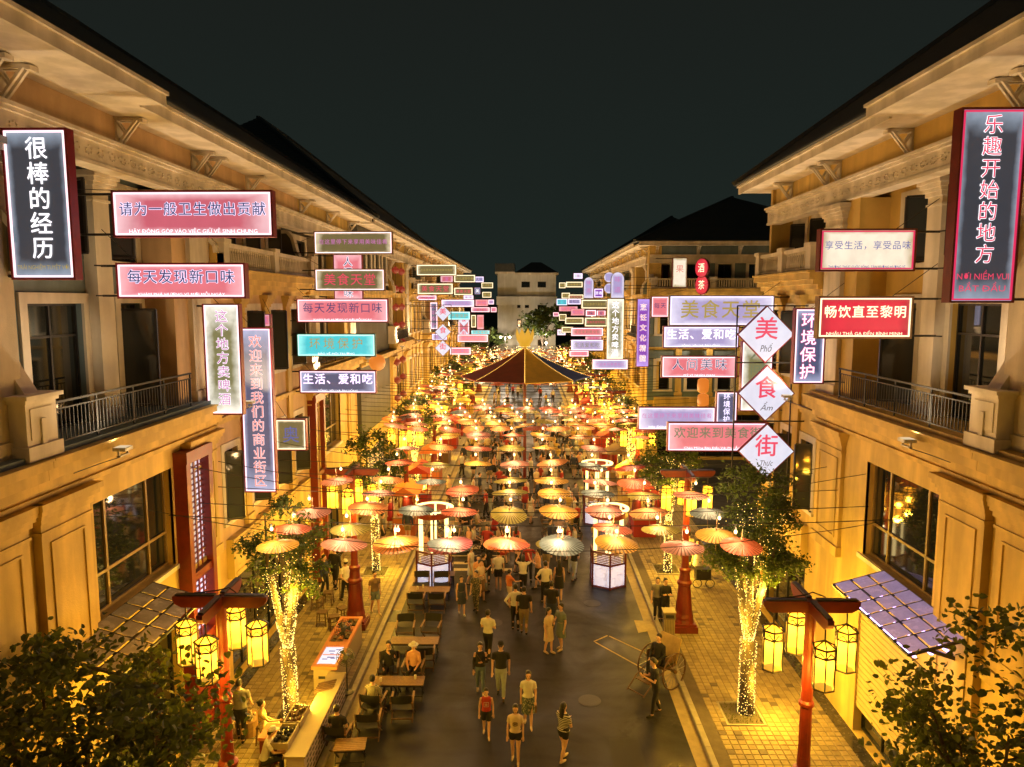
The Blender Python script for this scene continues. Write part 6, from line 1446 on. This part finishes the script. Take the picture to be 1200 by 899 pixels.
        skinmesh(b, 'shirt' if bt != 'dress' else 'dress_top', CM_(top))
    if bt in ('trousers','shorts'):
        b = MB(TB_); b.loft([(0,0,z_+dz,hw*a,.115*fat*c) for z_, a, c in ((.81,.80,.95),(.86,1.04,1.03),(.93,1.08,1.08),(.99,1.0,1.0),(1.02,.93,.95))], nn)
        b.t = T
        for hp, kn, an in legs:
            if bt == 'shorts': b.tube([hp+Vector((0,0,.03)), hp, hp.lerp(kn,.42 if female else .72)], [.09,.102*fat,.092], 8)
            else: b.tube([hp+Vector((0,0,.03)), hp, hp.lerp(kn,.5), kn, kn.lerp(an,.5), an+Vector((0,0,.02))], [.09,.098*fat,.086*fat,.066,.060,.055], 8)
        skinmesh(b, bt, CM_(bottom))
    elif bt in ('skirt','dress','longskirt'):
        zl = {'skirt':.42,'dress':.50,'longskirt':.20}[bt]; w = {'skirt':.21,'dress':.22,'longskirt':.22}[bt]
        b = MB(TB_)
        if sit: b.loft([(0,-.0,.40,.19,.14),(0,0,.50,.18,.13),(0,0,.60,.14,.11)], nn); b.t = T; [b.tube([hp, kn], [.11,.10], 8) for hp, kn, an in legs]
        else:
            b.loft([(0,0,zl,w,w*.8),(0,0,(zl+.93)/2,(w+hw)/2+.01,.15),(0,0,.92,hw+.022,.128),(0,0,1.03,.135,.108)], nn)
        skinmesh(b, 'skirt' if bt != 'dress' else 'dress_skirt', CM_(bottom))
    # shoes
    for (hp, kn, an), s in zip(legs, (-1,1)):
        b = MB(T); b.tube([an+Vector((0,.055,-.045)), an+Vector((0,.02,-.04)), an+Vector((0,-.06,-.045)), an+Vector((s*.012,-.15,-.052)), an+Vector((s*.014,-.19,-.058))], [.025,.046,.046,.038,.02], 8, sq=.75); b.build('shoe', CM_(shoe), None, True).parent = r
    # hair and face
    b = MB(TB_); hz = dz
    b.loft([(0,.022,1.56+hz,.070,.078),(0,.022,1.60+hz,.082,.088),(0,.014,1.645+hz,.085,.097),(0,.010,1.685+hz,.075,.092),(0,.008,1.72+hz,.050,.064),(0,.008,1.735+hz,.018,.024)], nn)
    if hair == 'long': b.loft([(0,.075,1.22+hz,.055,.022),(0,.088,1.32+hz,.080,.034),(0,.078,1.45+hz,.080,.042),(0,.060,1.56+hz,.082,.055),(0,.03,1.62+hz,.082,.08)], nn)
    if hair == 'bun': b.sphere((0,.10,1.67+hz), .042, n=8, m=6)
    if hair == 'bob': b.loft([(0,.03,1.46+hz,.082,.070),(0,.03,1.52+hz,.088,.082),(0,.02,1.62+hz,.086,.09)], nn)
    hh = b.build('hair', M_hair, None, True); hh.parent = r
    if near:
        b = MB(TB_)
        for s in (-1,1): b.sphere((s*.029,-.098,1.598+dz), .012, .008, .007, 6, 4); b.bar((s*.018,-.101,1.615+dz),(s*.044,-.094,1.617+dz),.006)
        f = b.build('eyes', M_hair, None, True); f.parent = r
        b = MB(TB_); b.sphere((0,-.093,1.543+dz), .022, .008, .007, 6, 4); f = b.build('mouth', mat('lips', (.35,.10,.08), .5, .05), None, True); f.parent = r
    if hat:
        b = MB(TB_); b.loft([(0,.006,1.65+dz,.092,.104),(0,.006,1.70+dz,.085,.098),(0,.006,1.745+dz,.055,.065),(0,.006,1.755+dz,.01,.01)], nn); b.poly([(-.075,-.07,1.662+dz),(-.06,-.165,1.655+dz),(0,-.185,1.655+dz),(.06,-.165,1.655+dz),(.075,-.07,1.662+dz)], .008)
        if hat == 'white_sun': b.loft([(0,.0,1.645+dz,.17,.18),(0,.0,1.665+dz,.10,.115)], 14)
        f = b.build('cap', CM_('white' if hat.startswith('white') else hat), None, False); f.parent = r
    if extra: extra(r, T, TB_, armp, dz)
    return r
def at_(px, py, zz=0): g = G(px, py, zz); return g.x, g.y, zz
F_, BK, LF, RT = 0, math.pi, -math.pi/2, math.pi/2       # towards camera, away, facing left (-x), facing right
def face_rz(d): return {'F':0,'B':math.pi,'L':-math.pi/2,'R':math.pi/2}[d]
def shirt_print(r, T, TB_, armp, dz):
    w = .06
    for zc, s in ((1.22,1.0),):
        b = MB(TB_); y = -.150
        for a in ((-.075,.075,zc+.075,zc+.085),(-.075,.075,zc-.085,zc-.075),(-.085,-.075,zc-.085,zc+.085),(.075,.085,zc-.085,zc+.085),(-.04,.04,zc+.02,zc+.032),(-.04,.04,zc-.012,zc),(-.04,.04,zc-.044,zc-.032)): b.box(a[0],a[1],y-.004,y,a[2],a[3])
        b.build('shirt_print', CM_('white'), None).parent = r
def oval_print(r, T, TB_, armp, dz):
    b = MB(TB_)
    for k in range(16): a0, a1 = 2*PI*k/16, 2*PI*(k+1)/16; b.bar((.075*math.cos(a0),-.148,1.22+.055*math.sin(a0)),(.075*math.cos(a1),-.148,1.22+.055*math.sin(a1)),.012,.010)
    for z in (1.20,1.22,1.24): b.box(-.05,.05,-.152,-.146,z,z+.010)
    b.build('shirt_print', CM_('brown'), None).parent = r
def phone_ex(r, T, TB_, armp, dz):
    h = armp[0][2].lerp(armp[1][2], .5); b = MB(T); b.box(h.x-.04,h.x+.04,h.y-.05,h.y-.035,h.z-.0,h.z+.14); b.build('phone', M_black, None).parent = r
def strap_ex(r, T, TB_, armp, dz):
    b = MB(TB_); b.bar((-.13,-.115,1.40),(.15,-.13,.98),.014,.008); b.build('bag_strap', CM_('brown'), None).parent = r
def bag_ex(r, T, TB_, armp, dz):
    h = armp[1][2]; b = MB(T); b.box(h.x-.02,h.x+.04,h.y-.12,h.y+.10,h.z-.30,h.z-.08); b.build('handbag', CM_('brown'), None).parent = r

person(*at_(570,862), .05, 1.36, 'red','none','black','shorts', label='boy in a red sleeveless shirt with a white square print and black shorts', extra=shirt_print, stride=.10, shoe='cream')
person(*at_(604,893), -.05, 1.57, 'cream','short','black','shorts', hair='bob', female=True, label='woman in a cream print tee and black shorts, nearest in the middle', extra=oval_print, stride=.06, shoe='cream')
person(*at_(619,850), .02, 1.60, 'white','short','floral','skirt', hair='bob', female=True, arms=('swing','fwd'), extra=bag_ex, label='woman in a white blouse and dark patterned skirt walking to the camera', stride=.09, shoe='cream', fat=1.05)
person(*at_(660,891), 2.35, 1.58, 'striped','short','black','shorts', hair='long', female=True, arms=('chest','fwd'), label='woman in a black and white striped shirt seen from behind at the right', stride=.08, shoe='cream', fat=1.15)
person(*at_(587,817), .0, 1.74, 'black','short','ljeans','trousers', hat='black', label='man in a black cap, black tee and pale jeans walking to the camera', stride=.11, arms=('down','swing'), fat=1.08)
person(*at_(563,812), .1, 1.60, 'black','cold','jeans','trousers', hair='bun', female=True, arms=('down','chest'), label='woman in a black cold shoulder top and blue jeans beside the man in a cap', extra=strap_ex, stride=.08, shoe='cream')
person(*at_(572,772), PI-.25, 1.70, 'white','short','black','trousers', arms=('cross','cross'), label='man in a white shirt with folded arms facing away', stride=.08)
person(*at_(768,838), -1.35, 1.72, 'black','short','black','trousers', arms=('phone','phone'), label='man all in black looking at a phone beside the rickshaw', extra=phone_ex, stride=.08, lean=.12)
person(*at_(604,738), PI+.15, 1.72, 'white','long','black','trousers', arms=('fwd','hip'), label='man in a white shirt and black trousers beside the man in khaki', stride=.03)
person(*at_(614,742), PI, 1.74, 'black','short','khaki','trousers', arms=('down','down'), label='broad man in a black tee and khaki trousers seen from behind', stride=.03, fat=1.12)
person(*at_(643,765), .8, 1.58, 'cream','short','cream','dress', hair='long', female=True, arms=('down','chest'), label='girl in a cream knee length dress with long hair', stride=.04, shoe='cream')
person(*at_(657,761), -.9, 1.64, 'bluegrey','short','bluegrey','dress', hair='short', female=True, arms=('chest','down'), label='woman in a grey dress facing the girl in cream', stride=.03, shoe='cream', fat=1.1)
person(*at_(646,735), PI-.2, 1.74, 'black','short','navy','trousers', label='man in a black tee just behind the girl in the cream dress', stride=.05, fat=1.1)
person(*at_(541,720), .3, 1.52, 'navy','none','navy','dress', hair='short', female=True, label='girl in a short navy dress looking aside', stride=.07, shoe='white')
person(*at_(558,716), -.3, 1.60, 'patterned','short','patterned','trousers', hair='bun', female=True, label='woman in a dark patterned jumpsuit next to the navy dress girl', stride=.04)
person(*at_(561,697), .1, 1.66, 'peach','short','patterned','trousers', hair='long', female=True, arms=('fwd','down'), extra=bag_ex, label='woman with long hair and a peach top behind the jumpsuit woman', stride=.05)
person(*at_(639,708), PI+.2, 1.74, 'white','short','black','trousers', arms=('down','hip'), extra=strap_ex, label='man in a white tee and black trousers with a hand on his hip', stride=.10)
person(*at_(655,702), PI, 1.62, 'black','none','black','dress', hair='long', female=True, label='woman in a short black dress beside the white tee man', stride=.04, shoe='cream')
person(*at_(613,697), PI-.1, 1.66, 'white','short','black','trousers', hair='bob', female=True, arms=('up','up'), label='woman in a white top raising both arms to take a picture', stride=.03, extra=phone_ex)
person(*at_(584,691), PI+.1, 1.66, 'white','short','black','shorts', label='person in a white tee and black shorts under the coral parasol', stride=.03, shoe='cream')
person(*at_(597,708), 2.2, 1.40, 'orange','short','cream','shorts', label='boy in an orange shirt pointing towards the people', arms=('reach','down'), stride=.05, shoe='cream')
person(*at_(571,684), PI, 1.62, 'black','short','black','trousers', hair='long', female=True, label='woman in black behind the peach top woman', stride=.04)
person(*at_(440,719,.13), .6, 1.66, 'brown','short','bluegrey','shorts', label='man in a brown shirt and blue shorts strolling on the left pavement', stride=.10, arms=('down','swing'), shoe='cream', extra=strap_ex)
person(*at_(406,705,.13), -2.4, 1.70, 'white','short','black','trousers', arms=('down','back'), hat='white', label='man in a white shirt and black trousers behind the left lantern post', stride=.12)
person(*at_(393,690,.13), PI-.3, 1.78, 'black','long','black','trousers', label='tall man in black standing left of the white shirt man', stride=.05, fat=1.1)
person(*at_(381,697,.13), 1.2, 1.65, 'navy','long','black','trousers', label='person in dark clothes beside the bar table', stride=.05)
person(*at_(779,728,.13), .2, 1.64, 'black','long','black','trousers', hair='bun', female=True, arms=('cross','cross'), label='person in black with folded arms by the litter bin', stride=.04, hat=None)
person(*at_(770,726,.13), -.1, 1.62, 'grey','short','black','trousers', arms=('down','down'), label='boy in a grey top leaning beside the person in black at the bin', stride=.03)
person(*at_(806,668,.13), PI, 1.72, 'cream','short','black','trousers', label='man with black trousers beside the woman in a long white dress', stride=.03)
person(*at_(817,676,.13), -.3, 1.64, 'white','none','white','dress', hair='long', female=True, label='woman in a long white dress on the right pavement', stride=.02, shoe='white')
person(RX-.13, RY-.12, .36, -1.45+.72, 1.68, 'black','long','black','trousers', sit=True, arms=('lap','lap'), label='man in dark clothes sitting in the rickshaw', stride=.02)
person(xa-.05, 21.42, .0, .1, 1.70, 'black','long','black','trousers', sit=True, arms=('lap','chin'), label='man in black sitting with a hand at his chin, facing the camera', stride=.03)
person(xb-.08, 21.47, .0, -.05, 1.62, 'peach','long','black','trousers', sit=True, female=True, hat='white_sun', arms=('lap','lap'), label='woman in a peach top and a white sun hat sitting at a table', stride=.03)
person(xa-.12, 19.38, .0, PI-.12, 1.68, 'plaid','long','black','trousers', sit=True, arms=('lap','chin'), label='man in a plaid shirt sitting with his back to the camera', stride=.03)
person(-4.95, 17.83, .0, PI-.1, 1.70, 'black','short','black','trousers', sit=True, arms=('lap','lap'), label='man in black sitting at the kerb with his back to the camera', stride=.03)
person(*at_(283,868,.13), PI+.1, 1.74, 'grey','short','black','trousers', arms=('fwd','fwd'), label='man in a dark grey shirt standing behind the near left lantern post', stride=.07, fat=1.1)
person(-6.98, 17.95, .13, 1.9, 1.58, 'yellowfloral','short','cream','trousers', sit=True, hair='bun', female=True, arms=('reach','lap'), label='woman with a hair bun and yellow floral top sitting by the basket', stride=.03)
person(-6.45, 16.55, .13, 1.9, 1.66, 'white','short','black','trousers', sit=True, hat='white', arms=('reach','reach'), label='vendor in a white tee and pale cap bending over the crates', stride=.03, lean=.3)
for k, (x_, y_, lb) in enumerate(((-6.94,17.98,'low dark stool under the woman in yellow floral'),(-6.4,16.6,'low dark stool under the vendor in a white tee'))): copy_tree(ST, loc=(x_,y_,.13), rz=.3*k, label=lb, group='low stools behind the counter')['category'] = 'stool'
# crowd under and beyond the parasols: prototypes, copied
rg = random.Random(77); protos = []
for k, (tp_, sl_, bo_, bt_, ha_, fe_, ar_, nm_) in enumerate([('white','short','black','trousers','short',0,('down','down'),'white shirt and black trousers'),('black','short','ljeans','trousers','short',0,('chest','down'),'black tee and pale jeans'),
  ('peach','short','black','skirt','long',1,('down','chest'),'peach top and black skirt'),('white','none','white','dress','long',1,('down','down'),'white dress'),('red','short','black','trousers','short',0,('down','hip'),'red shirt and black trousers'),
  ('yellow','short','jeans','trousers','bob',1,('phone','phone'),'yellow top and blue jeans'),('navy','long','khaki','shorts','short',0,('down','swing'),'navy shirt and khaki shorts'),('cream','short','brown','skirt','bun',1,('chest','down'),'cream blouse and brown skirt'),
  ('grey','short','black','shorts','short',0,('down','down'),'grey tee and black shorts'),('red','none','red','dress','long',1,('down','chest'),'red dress')]):
    protos.append((person(0,0,0,0,1.66+.01*(k%4),tp_,sl_,bo_,bt_,hair=ha_,female=bool(fe_),arms=ar_,near=False,stride=.06,label='x'), nm_))
seated = []
for k, (tp_, bo_, fe_, nm_) in enumerate([('white','black',0,'white shirt'),('black','black',0,'black shirt'),('cream','jeans',1,'cream top'),('yellow','black',1,'yellow top')]):
    seated.append((person(0,0,0,0,1.66,tp_,'short',bo_,'trousers',hair='long' if fe_ else 'short',female=bool(fe_),arms=('lap','lap'),near=False,sit=True,stride=.03,label='x'), nm_))
usedp = set()
def crowd(src, nm, x, y, z, rz, lb, grp):
    if id(src) not in usedp: usedp.add(id(src)); o = src; o.location = (x,y,z); o.rotation_euler.z = rz; o['label'] = lb; o['group'] = grp; return
    copy_tree(src, loc=(x,y,z), rz=rz, label=lb, group=grp)
zones = [(27.5,31,'just behind the front rows of parasols'),(31,37,'under the middle rows of parasols'),(37,44,'in front of the striped tent pole'),(44,52,'around the striped tent pole'),(52,70,'in the street beyond the striped tent'),(70,100,'at the far end of the street')]
taken = []
for zi, (ya, yb, zl) in enumerate(zones):
    for k in range([9,24,30,30,38,30][zi]):
        for _t in range(20):
            x = rg.uniform(-4.6,4.3) if rg.random() < .8 else rg.choice((-1,1))*rg.uniform(5.6,8.2); y = rg.uniform(ya,yb)
            if zi == 0 and (abs(x) > 5 or x < -2.6): x = rg.uniform(-2.2,2.4)
            if all((x-a)**2+(y-c)**2 > .5 for a, c in taken) and not (abs(x-3.4) < 1.3 and 27 < y < 32) and not (abs(x+.2) < .5 and 46 < y < 48) and all(abs(x-px_) > .6 or abs(y-py_) > .6 for py_ in PY_ for px_ in (-6.1,5.65)): break
        taken.append((x,y)); src, nm = rg.choice(protos); sd = 'left' if x < -1.6 else 'right' if x > 1.6 else 'middle'
        crowd(src, nm, x, y, .13 if (x < XL-.1 or x > XR+.1) else 0, rg.uniform(0,6.28), 'person in a %s %s, %s' % (nm, zl, sd), 'people in a %s %s, %s' % (nm, zl, sd))
# tables with seated people under the parasols
for j, y in enumerate((33.4,36.0,38.8,41.6,50.5,53.5,56.8,60.5,65,70)):
    for x, cn in ((-3.7,'outer left'),(-1.9,'inner left'),(1.7,'inner right'),(3.3,'outer right')):
        if rg.random() < .22 or (abs(x-3.3) < .1 and 39 < y < 42): continue
        zl = ('the %s row before the tent' % ordn(j)) if y < 44 else ('the %s row beyond the tent' % ordn(j-4))
        table(x, y, PI/2+rg.gauss(0,.1), '%s slatted table under parasols in %s' % (cn, zl), group='tables under the parasols')
        for s in (-1,1):
            sw = 'left' if s < 0 else 'right'
            chair(x+s*.62, y, PI/2 if s < 0 else -PI/2, 'black chair %s of the %s table in %s' % (sw, cn, zl), group='chairs under the parasols')
            if rg.random() < .7:
                src, nm = rg.choice(seated); crowd(src, nm, x+s*.60, y, 0, PI/2 if s < 0 else -PI/2, 'seated person, %s, %s of %s table in %s' % (nm, sw, cn, zl), 'seated people under the parasols')
# food stalls along both pavements farther down
def stall(x, y, c, lb):
    r = empty('food_stall', (x,y,.13), lb, 'food stall', 'food stalls along the far pavements'); b = MB(); b.box(x-.55,x+.55,y-.9,y+.9,.13,1.0); b.build('counter', CM_(c), r)
    b = MB(); b.box(x-.6,x+.6,y-.95,y+.95,1.0,1.05); b.build('worktop', M_wood, r)
    for s in (-1,1):
        for t in (-1,1): b = MB(); b.bar((x+s*.55,y+t*.88,1.05),(x+s*.55,y+t*.88,2.25),.05); b.build('post', M_red, r)
    b = MB(); b.poly([(x-.75,y-1.05,2.2),(x,y-1.05,2.62),(x+.75,y-1.05,2.2)], 2.1, (0,1,0)); b.build('awning', CM_(c), r)
    for t in (-.5,0,.5): b = MB(); b.sphere((x,y+t,2.1),.07,n=6,m=4); b.build('bulb', M_bulb, r)
    lamp('stall_light', (0,-.1,1.75), 40, WARM2, r, .06)
    b = MB(); rg2 = random.Random(int(y))
    for k in range(24): b.sphere((x+rg2.uniform(-.45,.45),y+rg2.uniform(-.8,.8),1.09),rg2.uniform(.04,.08),n=5,m=3)
    b.build('goods', CM_('orange'), r, stuff=True)
for j, y in enumerate((36,40.6,46,51.6,57.5,63.2,69,75)):
    for s, x in ((-1,-6.1),(1,5.9)): stall(x, y, rg.choice(('red','orange','yellow','red','brown')), 'small peaked food stall on the far %s pavement, %s one' % ('left' if s < 0 else 'right', ordn(j)))
